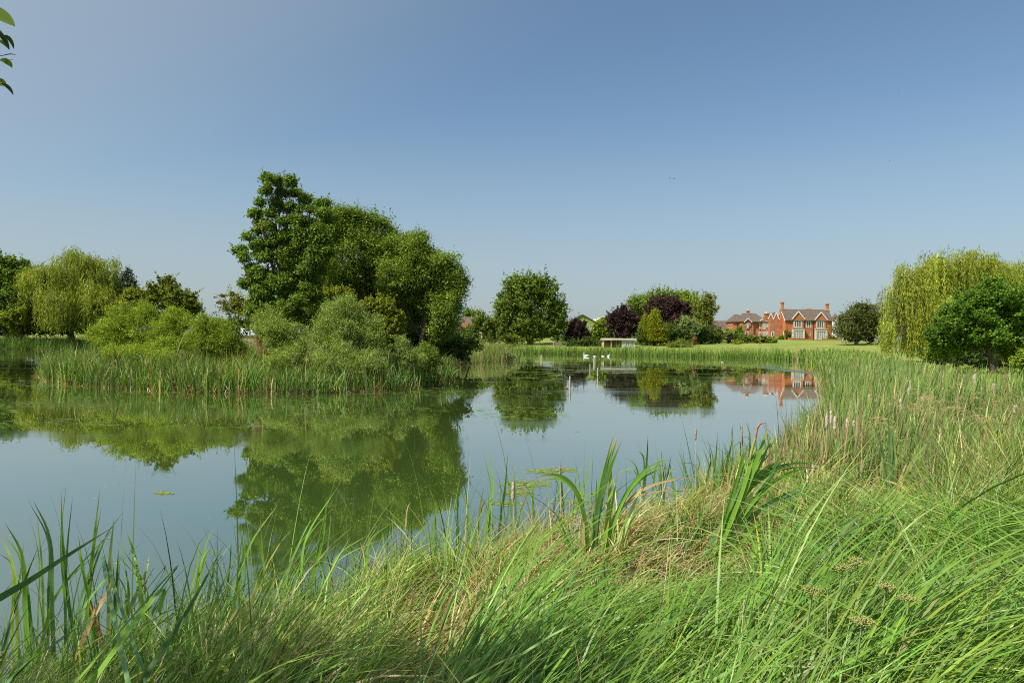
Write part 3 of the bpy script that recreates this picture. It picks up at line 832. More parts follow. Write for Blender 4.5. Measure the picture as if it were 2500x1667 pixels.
def weeping(name, label, D, base_px, lobes_px, mix, n=2600, seed=1, leaf=0.35, zmin=1.0, strand=(2, 7), tr=0.5, asp=0.16, top=None, spill=1.0):
    rg = np.random.default_rng(seed)
    bx = (base_px - 1250) / F * D
    bz = H(bx, D)
    e = empty(name, (bx, D, bz), label, 'tree')
    lobes = []
    for (px, py, rw, rh, dy) in lobes_px:
        Y = D + dy
        lobes.append((at(px, py, Y), np.array([rw / F * Y, (rw + rh) * 0.5 / F * Y, rh / F * Y])))
    C, v, sr = crown_points(lobes, n, rg, 14, (0.22, 0.42), 0.05)
    k = (v[:, 2] > -0.45)
    C = C[k]; v = v[k]
    kc = rg.integers(0, max(1, len(C) // 11), len(C))
    sp = 0.0045 * D
    C = C[kc] + rg.normal(0, sp, C.shape); v = unit(v[kc] + rg.normal(0, 0.15, v.shape)); n = len(C)
    L = (rg.uniform(*strand, max(kc) + 1)[kc]) * rg.uniform(0.7, 1.1, n) * np.where(rg.random(n) < 0.3, 0.45, 1.0)
    L = np.minimum(L, np.maximum(C[:, 2] - (bz + zmin) - rg.uniform(0, 1.5, n), 0.5))
    acc = Acc()
    mper = np.clip((L / (leaf * 0.42)).astype(int), 3, 60)
    idx = np.repeat(np.arange(n), mper)
    first = np.concatenate([[0], np.cumsum(mper)[:-1]])
    kk = np.arange(len(idx)) - first[idx]
    tt = kk / mper[idx]
    out = unit(np.column_stack([v[:, :2], np.zeros(n)]))
    arch = rg.uniform(0.2, 0.7, n)[idx] * spill
    pos = C[idx].copy()
    pos[:, 2] += 0.35 * np.sin(np.minimum(tt * 3, 1) * math.pi) - tt * L[idx]
    pos[:, :2] += out[idx][:, :2] * (arch * (1 - np.exp(-tt * 4)))[:, None]
    sw = rg.normal(0, 0.10, (n, 2))[idx] * np.sin(tt * 5)[:, None] * L[idx][:, None] * 0.35
    pos[:, :2] += sw
    pos += rg.normal(0, leaf * 0.22, pos.shape)
    ax = np.column_stack([rg.normal(0, 0.32, (len(pos), 2)), -np.ones(len(pos))])
    ax[:, :2] += out[idx][:, :2] * (0.9 * np.exp(-tt * 6))[:, None]
    nr = np.column_stack([out[idx][:, :2] + rg.normal(0, 0.7, (len(pos), 2)), rg.normal(0.25, 0.3, len(pos))])
    Ls = leaf * rg.uniform(0.7, 1.4, len(pos))
    col = pick(len(pos), mix, 0.15, rg) * np.exp(rg.normal(0, 0.16, max(kc) + 1))[kc][idx][:, None]
    V, Fa, cc = leaf_quads(pos, ax, nr, Ls, Ls * asp * rg.uniform(0.8, 1.3, len(pos)), col)
    acc.add(V, Fa, cc)
    acc.build('crown', M_leaf, e)
    lo = [(c, r * 0.7) for c, r in lobes]
    ztop = max(c[2] for c, r in lobes)
    tubes_mesh('trunk', limbs(np.array([bx, D, bz]), np.array([bx, D, ztop * 0.85]), tr, lo, rg), M_bark, e)
    return e

# ---- left bank
tree('tree', 'tall mid green tree cut off by the left edge behind the willow', 'tree', 127, 20, [(10, 690, 55, 62, 0), (45, 655, 35, 30, 2), (-60, 680, 60, 60, 4), (20, 750, 70, 40, -1), (72, 700, 30, 30, 0), (-20, 640, 40, 25, 0)],
     dict(lime=4, green=2, oaks=2), 2600, 14, 0.40, 0.6, tr=0.4, seed=11)
weeping('weeping_willow', 'large weeping willow with yellow green top at the far left', 127, 175, [(175, 668, 62, 52, 0), (110, 690, 52, 50, 1), (240, 672, 45, 52, 0), (188, 640, 42, 34, 0), (90, 700, 40, 46, -2), (262, 700, 32, 42, 2), (150, 730, 50, 50, -5), (230, 730, 38, 50, -3)],
        dict(weep=3, weepg=3, goatw=1), 5200, 12, 0.5, 1.6, (4, 12), 0.5, 0.17)
def conifer(name, label, D, px, top, bot, hw, mix, n=1500, seed=3, lf=0.35, tilt=0.25, label_cat='tree'):
    rg = np.random.default_rng(seed)
    bx = (px - 1250) / F * D
    bz = H(bx, D)
    e = empty(name, (bx, D, bz), label, label_cat)
    zt = at(px, top, D)[2]; zb = max(at(px, bot, D)[2], bz + 0.3)
    f = 1 - np.sqrt(rg.random(n))
    zz = zb + (zt - zb) * f
    lay = 1 + 0.22 * np.sin(f * 46 + rg.normal(0, .4, n)) 
    rr = hw / F * D * (1 - f) ** 0.82 * lay * rg.uniform(0.8, 1.1, n)
    a = rg.uniform(0, 6.283, n)
    rr = rr * (1 + 0.18 * np.sin(a * 3 + f * 9))
    C = np.column_stack([bx + rr * np.cos(a), D + rr * np.sin(a), zz])
    m = 10
    out = np.repeat(np.column_stack([np.cos(a), np.sin(a), np.full(n, -tilt)]), m, 0)
    CC = np.repeat(C, m, 0) + rg.normal(0, lf * 0.8, (n * m, 3))
    col = pick(n * m, mix, 0.15, rg) * np.repeat(np.exp(rg.normal(0, .12, n)), m)[:, None]
    Ls = lf * rg.uniform(0.6, 1.3, n * m)
    V, Fa, cc = leaf_quads(CC, out + rg.normal(0, .4, out.shape), rg.normal(0, .5, out.shape) + out * 0.4 + np.array([0, 0, .8]), Ls, Ls * 0.5, col)
    mesh_obj('crown', V, Fa, M_leaf, e, cc)
    b = np.array([bx, D, bz])
    its = [([b - np.array([0, 0, .2]), b + np.array([0, 0, (zt - bz) * .5]), np.array([bx, D, zt - .2])], [0.3, 0.2, 0.03], 7)]
    for i in range(14):
        f_ = 0.15 + 0.055 * i; a_ = i * 2.4; z_ = zb + (zt - zb) * f_; r_ = hw / F * D * (1 - f_) ** 0.82 * 0.8
        its.append(([np.array([bx, D, z_]), np.array([bx + r_ * math.cos(a_), D + r_ * math.sin(a_), z_ - 0.1])], [0.06, 0.015], 4))
    tubes_mesh('trunk', its, M_bark, e)
    return e
conifer('conifer', 'dark pointed conifer peeping up right of the left willow', 128, 310, 652, 790, 44, dict(conif=4, dark=2, hawth=0.8), 1500, 5)
tree('shrub_tree', 'low dark tree with a bent trunk under the left willow', 'tree', 124, 55, [(20, 770, 45, 30, 0), (70, 745, 50, 32, 0), (110, 770, 35, 28, 1), (-30, 760, 40, 40, 0), (55, 722, 30, 20, 0)], dict(dark=4, oaks=2, willow2=1), 1100, 14, 0.34, 0.6, tr=0.45, seed=13)
tree('shrub_tree', 'small yellow green bush beside the bent trunk at far left', 'shrub', 123, 40, [(48, 763, 24, 12, -2), (15, 775, 24, 14, -2), (38, 812, 16, 10, -1)], dict(goatw=3, hawo=1, lime=1), 380, 12, 0.3, 0.6, tr=0.2, seed=14)
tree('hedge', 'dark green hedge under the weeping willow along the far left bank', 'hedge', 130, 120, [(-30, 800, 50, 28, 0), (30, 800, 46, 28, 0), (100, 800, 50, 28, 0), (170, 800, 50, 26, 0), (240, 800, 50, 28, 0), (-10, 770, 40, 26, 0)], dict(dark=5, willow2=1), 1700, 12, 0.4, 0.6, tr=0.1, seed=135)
# ---- distant small tree masses seen over the island
tree('shrub_tree', 'dark hedge seen low behind the island between its bushes', 'hedge', 118, 560, [(500, 792, 30, 16, 0), (545, 796, 34, 14, 0), (590, 795, 30, 16, 0), (640, 800, 30, 18, 0), (455, 790, 34, 18, 0), (400, 780, 40, 22, 0), (340, 770, 40, 26, 0)], dict(dark=3, oaks=3), 1500, 10, 0.36, 0.6, tr=0.15, seed=15)

# ---- the island
tree('hawthorn', 'round topped olive hawthorn at the left of the island', 'tree', 47, 425, [(425, 735, 50, 40, 0), (395, 700, 26, 26, 0), (455, 745, 40, 36, 0), (378, 740, 34, 34, 0), (418, 690, 18, 20, 0), (470, 760, 28, 26, 1)],
     dict(hawth=4, oaks=2, hawo=0.7, willow=1), 1500, 20, 0.13, 0.6, tr=0.16, seed=21, sub=(0.2, 0.42), fill=0.06)
tree('hawthorn', 'flat layered olive hawthorn behind the bright island bushes', 'tree', 48, 300, [(300, 742, 42, 26, 0), (330, 720, 36, 22, 0), (262, 750, 36, 20, 0), (240, 752, 26, 8, 0), (345, 760, 36, 30, 0), (300, 770, 50, 26, 0), (225, 748, 12, 5, 0)],
     dict(hawth=4, hawo=1.2, oaks=1, goatw=1), 1400, 20, 0.13, 0.6, tr=0.15, seed=22, sub=(0.2, 0.42), fill=0.06)
tree('hawthorn', 'small thin orange green hawthorn with open twigs left of the tall trees', 'tree', 53, 592, [(585, 742, 38, 16, 0), (620, 735, 24, 14, 0), (552, 752, 26, 12, 0), (560, 718, 12, 10, 0), (600, 765, 40, 12, 0), (535, 725, 14, 4, 0), (575, 722, 14, 8, 0)],
     dict(hawo=4, hawth=3, goatw=1), 620, 13, 0.13, 0.55, tr=0.10, seed=23, sub=(0.18, 0.35), fill=0.05)
# tall ash: open head of drooping tufts
tuf = [(130, 88), (165, 98), (205, 102), (122, 128), (170, 132), (215, 138), (252, 158), (102, 168), (150, 165), (90, 202), (140, 203), (190, 184), (235, 192), (270, 188), (312, 172), (312, 202), (62, 282), (95, 262), (130, 252),
       (34, 325), (50, 352), (85, 312), (112, 302), (104, 232), (180, 232), (220, 232), (262, 242), (300, 252), (70, 385), (60, 430), (330, 225), (160, 285), (240, 275)]
ash_l = [(560 + x_ * 0.736, 366 + y_ * 0.736 + 6, 15 + 3.5 * math.sin(x_ * 1.7), 11 + 2.5 * math.sin(y_), 0.5 * math.sin(x_ + y_)) for x_, y_ in tuf]
ash_l += [(560 + x_ * 0.736, 366 + y_ * 0.736, w_, h_, 0.0) for x_, y_, w_, h_ in ((185, 300, 30, 26), (255, 310, 36, 34), (130, 345, 30, 24), (200, 375, 44, 34), (105, 420, 30, 28), (275, 385, 40, 40), (180, 450, 52, 34), (110, 495, 36, 28), (265, 470, 44, 42), (180, 535, 60, 32), (90, 540, 30, 22), (310, 320, 30, 40), (230, 235, 30, 20))]
e = tree('ash_tree', 'tallest island tree with an open ragged head at the left of the clump', 'tree', 39, 700, ash_l, dict(ash=6, lime=1.2, oaks=1.5), 6800, 16, 0.165, 0.42, clump=0.19, tr=0.13, seed=31, droop=0.35, sub=(0.25, 0.5), k_sub=6, fill=0.25, bridge=False, shoots=900, shlen=0.6,
         trunk_top=at(672, 450, 39))
tree('crack_willow', 'broad mid green willow filling the centre of the island clump', 'tree', 43, 870, [(850, 560, 62, 44, 0), (905, 540, 38, 26, 0), (935, 555, 20, 26, 0), (815, 580, 44, 46, 0), (880, 620, 72, 50, 0), (940, 620, 42, 46, 0), (830, 670, 62, 56, 0), (900, 690, 56, 56, 1), (800, 740, 60, 50, 0), (862, 530, 24, 20, 0), (780, 560, 28, 30, 0.5), (960, 600, 34, 30, 0.5), (960, 700, 44, 60, 1), (860, 760, 70, 50, 1), (830, 530, 30, 18, 0), (812, 545, 34, 36, 0), (960, 640, 50, 50, 0), (968, 585, 26, 24, 0), (790, 620, 40, 50, 0.5), (770, 690, 46, 50, 0.5)],
     dict(willow=4, willow2=3, goatw=1.4), 7400, 18, 0.155, 0.34, bumps=26, tr=0.22, seed=32, droop=0.1, clump=0.3, fill=0.1)
tree('crack_willow', 'pale topped willow at the right end of the island clump', 'tree', 42, 1030, [(1010, 610, 44, 36, 0), (990, 590, 30, 22, 0), (1025, 585, 20, 18, 0), (1060, 660, 48, 44, 0), (1098, 640, 26, 28, 0), (1100, 690, 40, 46, 0), (985, 660, 52, 52, 0), (1040, 720, 56, 54, 1), (1092, 750, 30, 48, 0), (955, 700, 36, 52, 0), (1125, 700, 18, 30, 0), (1000, 770, 50, 50, 2), (1070, 800, 46, 36, 1), (940, 650, 36, 44, 1), (1075, 805, 30, 30, 0), (1030, 640, 46, 40, 0), (1080, 750, 46, 50, 0)],
     dict(willow=4, willow2=2.4, goatw=2, silver=0.6), 7400, 18, 0.155, 0.32, bumps=26, tr=0.2, seed=33, droop=0.15, clump=0.3, fill=0.1)
tree('shrub', 'dark bushes under the willow at the island\'s right end', 'shrub', 45, 1090, [(1050, 845, 44, 40, 0), (1105, 850, 40, 40, 0), (1000, 835, 40, 46, 0), (1135, 862, 24, 26, 0), (930, 820, 40, 46, 1)], dict(dark=4, willow2=2), 1300, 14, 0.14, 0.5, tr=0.1, seed=34)
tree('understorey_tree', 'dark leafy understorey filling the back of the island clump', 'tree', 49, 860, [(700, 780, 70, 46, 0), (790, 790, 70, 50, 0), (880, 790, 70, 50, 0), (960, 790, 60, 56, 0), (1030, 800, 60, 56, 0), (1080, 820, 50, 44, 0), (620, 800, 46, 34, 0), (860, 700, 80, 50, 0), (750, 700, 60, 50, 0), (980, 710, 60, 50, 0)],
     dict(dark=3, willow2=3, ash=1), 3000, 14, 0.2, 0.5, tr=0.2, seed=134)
tree('hawthorn', 'yellow green hawthorn rising behind the grey green sallow', 'tree', 39, 925, [(925, 745, 40, 24, 0), (950, 772, 36, 40, 0), (893, 752, 26, 20, 0), (965, 820, 32, 50, 0), (900, 790, 40, 34, 0)], dict(hawo=3, hawth=3, goatw=3), 1500, 18, 0.10, 0.6, tr=0.1, seed=35, sub=(0.22, 0.42))
tree('hawthorn', 'small yellow green tuft of hawthorn in the middle of the clump', 'tree', 38, 832, [(832, 712, 28, 11, 0), (805, 718, 16, 9, 0), (850, 730, 24, 14, 0)], dict(hawo=3, hawth=2, goatw=3), 420, 18, 0.10, 0.6, tr=0.07, seed=36)
tree('sallow_bush', 'large grey green sallow bush at the front of the island', 'shrub', 35.5, 850, [(850, 790, 60, 56, 0), (815, 780, 44, 50, 0), (890, 815, 52, 52, 0), (830, 840, 66, 40, -0.5), (780, 820, 40, 42, 0), (850, 745, 28, 22, 0), (915, 850, 42, 36, 0), (815, 888, 70, 32, -2.0), (895, 893, 44, 30, -2.0)],
     dict(silver=4, goatw=2, willow=2), 4200, 18, 0.085, 0.34, tr=0.06, seed=37, upright=0.25, clump=0.16)
tree('sallow_bush', 'light green bush left of the grey green sallow', 'shrub', 35, 700, [(700, 815, 46, 42, 0), (655, 820, 36, 40, 0), (740, 850, 44, 34, 0), (690, 860, 50, 32, 0), (630, 790, 30, 26, 1), (668, 775, 30, 24, 1), (690, 882, 46, 20, -1.6)], dict(silver=2, goatw=3, sage=2, lime=1), 2600, 16, 0.085, 0.36, tr=0.05, seed=38, upright=0.3, clump=0.16)
tree('sallow_bush', 'bright yellow green sallow bush at the left end of the island', 'shrub', 38.5, 320, [(290, 815, 56, 44, 0), (250, 830, 34, 42, 0), (340, 800, 52, 44, 0), (400, 810, 52, 42, 0), (440, 800, 40, 38, 0), (300, 845, 70, 26, 0), (380, 850, 70, 28, 0), (332, 775, 30, 22, 0), (300, 868, 60, 18, -2.0), (400, 872, 50, 20, -3.0), (260, 800, 20, 24, 0), (372, 768, 14, 18, 0), (225, 815, 14, 20, 0), (300, 768, 32, 26, 0), (352, 760, 26, 22, 0), (432, 772, 26, 24, 0)],
     dict(goatw=6, yell=1.2, lime=1.5), 5200, 18, 0.085, 0.36, tr=0.06, seed=39, upright=0.3, clump=0.17)
tree('sallow_bush', 'yellow green bush right of the bright island bush', 'shrub', 37.5, 530, [(505, 815, 40, 40, 0), (545, 830, 44, 44, 0), (470, 835, 36, 42, 0), (575, 850, 30, 34, 0), (520, 860, 60, 30, 0), (495, 785, 20, 18, 0), (548, 795, 20, 18, 0)],
     dict(goatw=4, lime=2, willow=1.5, olive=1), 3000, 17, 0.085, 0.36, tr=0.05, seed=40, upright=0.3, clump=0.16)
tree('dry_shrub', 'faded pinkish brown shrub among the island herbs', 'shrub', 35.5, 650, [(648, 850, 26, 22, 0), (640, 830, 16, 14, 0), (664, 868, 20, 16, 0)], dict(deadp=4, tan=1.5, olive=1), 700, 14, 0.07, 0.3, tr=0.03, seed=41, upright=0.3, clump=0.12)
tree('shrub', 'small pale green shrub by the water right of the sallow', 'shrub', 36, 985, [(985, 855, 24, 26, 0), (1005, 880, 34, 28, 0), (975, 900, 30, 22, 0), (980, 835, 12, 14, 0)], dict(silver=3, goatw=2, sage=1), 1100, 15, 0.08, 0.34, tr=0.04, seed=42, upright=0.3, clump=0.15)
tree('shrub', 'leafy dark green shrub leaning over the water at the island\'s right tip', 'shrub', 37.5, 1040, [(1040, 860, 28, 22, 0), (1055, 885, 24, 24, 0), (1025, 895, 30, 26, 0)], dict(lime=2, willow=3, olive=1), 900, 15, 0.085, 0.36, tr=0.04, seed=43, upright=0.2, clump=0.15)
# ---- the spit
tree('shrub', 'dark bush clump at the back of the reedy spit', 'shrub', 72, 1150, [(1130, 835, 34, 26, 0), (1165, 842, 24, 20, 0), (1095, 845, 30, 26, 0), (1140, 812, 22, 16, 1)], dict(dark=3, willow2=3, oaks=1), 900, 14, 0.2, 0.5, tr=0.1, seed=44)
tree('sallow_bush', 'pale silvery sallow leaning out from the tip of the spit', 'shrub', 88, 1228, [(1225, 866, 20, 12, 0), (1245, 872, 15, 9, 0), (1205, 868, 20, 12, 0)], dict(silver=4, pale=1, sage=1), 460, 12, 0.2, 0.34, tr=0.04, seed=45, upright=0.2)

# ---- far shore
tree('tree', 'olive green tree in front of the red brick cottage gable', 'tree', 152, 1185, [(1180, 790, 26, 26, 0), (1160, 805, 20, 22, 0), (1205, 800, 18, 32, 2), (1150, 825, 24, 20, 0), (1195, 825, 24, 18, 0), (1175, 768, 12, 8, 0)], dict(oaks=2, olive=2, willow=2), 1100, 13, 0.36, 0.55, tr=0.3, seed=51)
tree('tree', 'green treetop showing above the cottage roof', 'tree', 200, 1140, [(1140, 768, 16, 9, 0), (1155, 766, 12, 8, 0)], dict(oaks=3, lime=2), 260, 12, 0.45, 0.6, tr=0.3, seed=52)
tree('tree', 'dark narrow shrub right of the cottage window', 'shrub', 158, 1200, [(1200, 830, 12, 18, 0), (1194, 812, 10, 16, 0)], dict(dark=3, purple=2), 260, 12, 0.34, 0.55, tr=0.15, seed=53)
tree('round_tree', 'big round crowned green tree standing alone on the far shore', 'tree', 165, 1295, [(1290, 725, 62, 50, 0), (1265, 700, 40, 32, 0), (1325, 700, 42, 30, 0), (1345, 740, 38, 40, 0), (1355, 770, 34, 30, 0), (1240, 770, 44, 36, 0), (1290, 780, 66, 46, 0), (1225, 800, 32, 28, 0), (1330, 810, 44, 24, 0), (1300, 688, 30, 20, 0), (1270, 822, 50, 18, 0), (1262, 684, 14, 14, 0), (1230, 815, 32, 24, 0), (1300, 810, 62, 28, 0), (1352, 800, 34, 30, 0), (1245, 740, 34, 34, 0), (1370, 790, 22, 26, 0)],
     dict(lime=4, oaks=3, olive=1), 5200, 15, 0.44, 0.6, tr=0.7, seed=54, k_sub=12, sub=(0.2, 0.4), cvar=0.16)
tree('shrub', 'brownish green bush at the foot of the round tree', 'shrub', 158, 1230, [(1232, 828, 20, 13, 0), (1262, 832, 20, 9, 0)], dict(olive=2, hawo=1, oaks=2), 330, 12, 0.32, 0.55, tr=0.15, seed=55)
tree('purple_tree', 'small round dark purple tree in front of the green barn', 'tree', 166, 1405, [(1402, 805, 28, 24, 0), (1415, 795, 18, 18, 0), (1390, 825, 16, 16, 0), (1425, 818, 18, 18, 0)], dict(purple=4, purple2=2), 1000, 13, 0.36, 0.6, tr=0.3, seed=56)
tree('shrub', 'yellow green shrubs before the barrel roofed barn', 'shrub', 172, 1465, [(1460, 808, 20, 18, 0), (1480, 790, 18, 16, 0), (1448, 822, 18, 14, 0), (1478, 818, 18, 20, 0)], dict(goatw=3, lime=3, hawo=1), 800, 12, 0.36, 0.55, tr=0.2, seed=57)
tree('shrub', 'low dark hedge between the small purple tree and the cabin', 'hedge', 157, 1430, [(1400, 838, 24, 7, 0), (1440, 838, 24, 10, 0), (1462, 842, 12, 10, 0), (1376, 843, 10, 4, 0)], dict(dark=3, oaks=2, purple=0.6), 560, 12, 0.32, 0.55, tr=0.1, seed=58)
tree('tree', 'tall light green tree behind the copper beech', 'tree', 205, 1600, [(1570, 740, 38, 32, 0), (1610, 728, 42, 26, 0), (1650, 730, 38, 24, 0), (1690, 742, 32, 30, 0), (1555, 775, 28, 30, 0), (1600, 770, 60, 36, 0), (1545, 742, 16, 12, 0)], dict(lime=3, willow=2, silver=0.5), 2200, 13, 0.48, 0.55, tr=0.6, seed=59)
tree('tree', 'bright yellow green tree at the right shoulder of the copper beech', 'tree', 200, 1675, [(1670, 735, 28, 20, 0), (1695, 748, 24, 22, 0), (1685, 775, 26, 26, 0)], dict(goatw=3, lime=2), 800, 12, 0.46, 0.55, tr=0.4, seed=60)
tree('copper_beech', 'large domed copper beech with dark purple leaves', 'tree', 185, 1640, [(1630, 760, 50, 38, 0), (1600, 765, 32, 32, 0), (1662, 770, 34, 34, 0), (1635, 800, 56, 34, 0), (1620, 740, 28, 18, 0), (1650, 745, 26, 18, 0)], dict(purple2=4, purple=2), 2800, 14, 0.42, 0.6, tr=0.7, seed=61, k_sub=12, sub=(0.2, 0.4))
tree('purple_tree', 'dark purple tree beside the cream cabin', 'tree', 165, 1515, [(1520, 775, 26, 28, 0), (1540, 790, 22, 32, 0), (1503, 790, 22, 28, 0), (1520, 812, 34, 20, 0), (1523, 752, 10, 10, 0), (1496, 768, 10, 8, 0)], dict(purple=4, purple2=2), 1700, 13, 0.36, 0.6, tr=0.35, seed=62)
conifer('golden_conifer', 'bright golden yellow conifer in front of the copper beech', 160, 1598, 750, 830, 27, dict(gold=4, goatw=1), 1300, 8, 0.34, tilt=-0.3)
conifer('golden_conifer', 'lower left shoulder of golden conifer beside the tallest golden one', 160.5, 1574, 762, 826, 15, dict(gold=3, goatw=2), 500, 9, 0.32, tilt=-0.3)
tree('birch_tree', 'feathery pale birch at the right of the tree group', 'tree', 172, 1722, [(1722, 720, 12, 16, 0), (1722, 745, 24, 22, 0), (1715, 770, 26, 24, 0), (1740, 760, 16, 20, 0), (1720, 795, 30, 24, 0), (1700, 745, 16, 16, 0), (1740, 730, 10, 14, 0)], dict(birch=4, olive=2, goatw=1), 1700, 12, 0.34, 0.4, tr=0.25, seed=63, droop=0.35, bark=M_bark_pale, sub=(0.2, 0.4))
tree('shrub_tree', 'variegated grey green small tree below the copper beech', 'tree', 162, 1685, [(1682, 792, 22, 14, 0), (1700, 802, 18, 14, 0), (1672, 780, 14, 10, 0), (1690, 815, 14, 12, 0)], dict(silver=3, pale=1.5, sage=2), 520, 12, 0.32, 0.45, tr=0.15, seed=64)
for i, (bx_, lb, lobes_, mx_) in enumerate([
    (1580, 'dark green bushes below the golden conifer', [(1575, 830, 26, 16, 0), (1600, 835, 24, 14, 0), (1565, 815, 18, 14, 0)], dict(dark=3, oaks=2, lime=0.6)),
    (1640, 'dark green bushes left of the clipped green mound', [(1635, 825, 28, 18, 0), (1660, 832, 24, 14, 0), (1650, 810, 26, 16, 0)], dict(dark=3, oaks=2)),
    (1700, 'black green bushes under the birch with a gap of rusty leaves', [(1700, 832, 24, 16, 0), (1725, 835, 22, 14, 0), (1715, 815, 24, 16, 0)], dict(dark=4, oaks=1)),
    (1745, 'dark green shrubs at the lawn corner right of the birch', [(1742, 835, 20, 12, 0), (1755, 822, 18, 16, 0), (1738, 812, 18, 16, 0)], dict(dark=2, oaks=3, lime=1))]):
    tree('shrub', lb, 'shrub', 160 + i * 2, bx_, lobes_, mx_, 620, 12, 0.34, 0.55, tr=0.12, seed=70 + i)
tree('clipped_mound', 'low rounded green mound shrub beside the lawn', 'shrub', 150, 1668, [(1668, 845, 34, 13, 0), (1640, 850, 22, 7, 0)], dict(olive=3, hawth=2, green=1), 900, 13, 0.2, 0.5, tr=0.05, seed=76, clump=0.3)
tree('shrub', 'small rusty orange shrub between the dark bushes', 'shrub', 156, 1696, [(1696, 830, 5, 10, 0), (1694, 842, 5, 5, 0)], dict(terra=1) if False else dict(tan=1, brown=3), 130, 12, 0.24, 0.4, tr=0.04, seed=77)
tree('understorey', 'dark mixed understorey joining the purple and golden trees behind the cabin', 'shrub', 178, 1600, [(1395, 828, 30, 12, 0), (1440, 826, 30, 14, 0), (1480, 825, 30, 16, 0), (1545, 822, 34, 20, 0), (1600, 815, 40, 26, 0), (1655, 812, 40, 28, 0), (1705, 812, 36, 26, 0), (1745, 825, 26, 16, 0), (1350, 830, 30, 9, 0)],
     dict(dark=3, oaks=3, lime=1.5), 2400, 12, 0.4, 0.55, tr=0.1, seed=78)
# garden shrubs before the houses
gs = [(1778, 815, 14, 16, 'yellow tipped shrub at the left of the garden border', dict(goatw=3, gold=1, lime=2), 168),
      (1785, 828, 16, 12, 'dark maroon shrub in the garden border', dict(purple=3, purple2=2, dark=1), 165),
      (1803, 812, 11, 18, 'tall bright green shrub before the hipped roof wing', dict(lime=3, maple=2), 168),
      (1812, 826, 16, 12, 'rounded mid green shrub in the garden border', dict(lime=2, oaks=3), 165),
      (1834, 826, 14, 11, 'mixed green and russet shrub in the garden border', dict(oaks=2, olive=2, brown=0.5), 165),
      (1847, 829, 8, 8, 'small golden green round bush in the garden border', dict(gold=2, goatw=3), 165),
      (1860, 828, 10, 9, 'dusky purple green shrub before the wing', dict(purple=2, olive=2), 166),
      (1882, 832, 15, 8, 'low spreading green bush at the end of the border', dict(lime=3, green=1), 165),
      (1798, 838, 10, 5, 'small yellow flowered clump at the lawn edge', dict(gold=2, lime=2), 162),
      (1907, 827, 8, 8, 'yellow green shrub against the big house\'s side wall', dict(goatw=3, lime=2), 184),
      (1922, 817, 6, 15, 'dark climber covered shrub at the big house corner', dict(oaks=2, brown=0.7, dark=1), 186),
      (2032, 829, 11, 6, 'low dark green shrub at the right end of the big house', dict(dark=2, lime=1), 184)]
for i, (x_, y_, rw_, rh_, lb, mx_, D_) in enumerate(gs):
    tree('garden_shrub', lb, 'shrub', D_, x_, [(x_, y_, rw_, rh_, 0), (x_ + rw_ * 0.4, y_ + rh_ * 0.3, rw_ * 0.7, rh_ * 0.7, 0)], mx_, 300, 12, 0.26, 0.55, tr=0.05, seed=80 + i)
tree('holm_oak', 'dense dusky olive tree standing right of the brick house', 'tree', 150, 2090, [(2095, 785, 58, 42, 0), (2065, 800, 38, 34, 0), (2130, 790, 36, 44, 0), (2100, 765, 36, 24, 0), (2085, 820, 50, 24, 0), (2135, 825, 30, 20, 0)], dict(holm=5, olive=1, dark=1), 3200, 14, 0.34, 0.45, tr=0.4, seed=95, k_sub=11, sub=(0.2, 0.38), bark=M_bark_pale, cvar=0.1)

# ---- right bank
weeping('weeping_willow', 'huge yellow green weeping willow at the right above the reeds', 78, 2330, [(2260, 690, 75, 60, 0), (2215, 720, 50, 60, 0), (2360, 670, 80, 52, 1), (2405, 650, 50, 34, 1), (2300, 650, 50, 34, 0), (2470, 690, 70, 52, 3), (2190, 790, 38, 40, 0), (2240, 800, 55, 60, 0), (2310, 770, 60, 80, -2), (2520, 670, 60, 46, 4), (2165, 815, 22, 34, -2), (2385, 625, 24, 14, 1), (2385, 720, 60, 60, 0)],
        dict(weep=5, weepg=2.5, gold=0.25, goatw=1), 7000, 101, 0.34, 0.1, (2.0, 6.5), 0.55, 0.18, spill=1.1)
tree('field_maple', 'dark glossy green maple with a bare leaning trunk at the right', 'tree', 50, 2427, [(2440, 725, 70, 36, 0), (2395, 745, 60, 44, 0), (2480, 760, 60, 50, 0), (2330, 790, 60, 34, 0), (2300, 825, 44, 22, 0), (2400, 810, 90, 44, 0), (2480, 830, 60, 40, 0), (2360, 845, 60, 20, 0.5), (2270, 818, 22, 12, 0), (2425, 695, 44, 14, 0), (2340, 760, 44, 30, 0), (2320, 850, 50, 20, 0.5), (2480, 870, 50, 26, 1)],
     dict(maple=6, green=1, ash=1.5), 5200, 18, 0.15, 0.7, tr=0.22, seed=102, k_sub=10, sub=(0.22, 0.42), trunk_top=at(2395, 770, 50), fill=0.08, cvar=0.15)
tree('shrub', 'low yellow green bush below the maple beside the reeds', 'shrub', 52, 2310, [(2300, 862, 34, 18, 0), (2330, 858, 26, 16, 0), (2275, 868, 20, 12, 0)], dict(goatw=4, lime=2, yell=1), 1000, 14, 0.13, 0.5, tr=0.05, seed=103)
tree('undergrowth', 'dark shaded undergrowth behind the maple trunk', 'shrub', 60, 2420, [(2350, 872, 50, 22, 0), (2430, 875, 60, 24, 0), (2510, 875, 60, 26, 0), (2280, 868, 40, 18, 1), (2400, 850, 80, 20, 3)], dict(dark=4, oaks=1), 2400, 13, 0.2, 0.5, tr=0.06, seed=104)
tree('shrub', 'light green bush at the right edge beyond the meadow', 'shrub', 44, 2495, [(2498, 885, 26, 22, 0), (2520, 860, 26, 22, 0)], dict(goatw=3, lime=3), 700, 14, 0.12, 0.55, tr=0.05, seed=105)

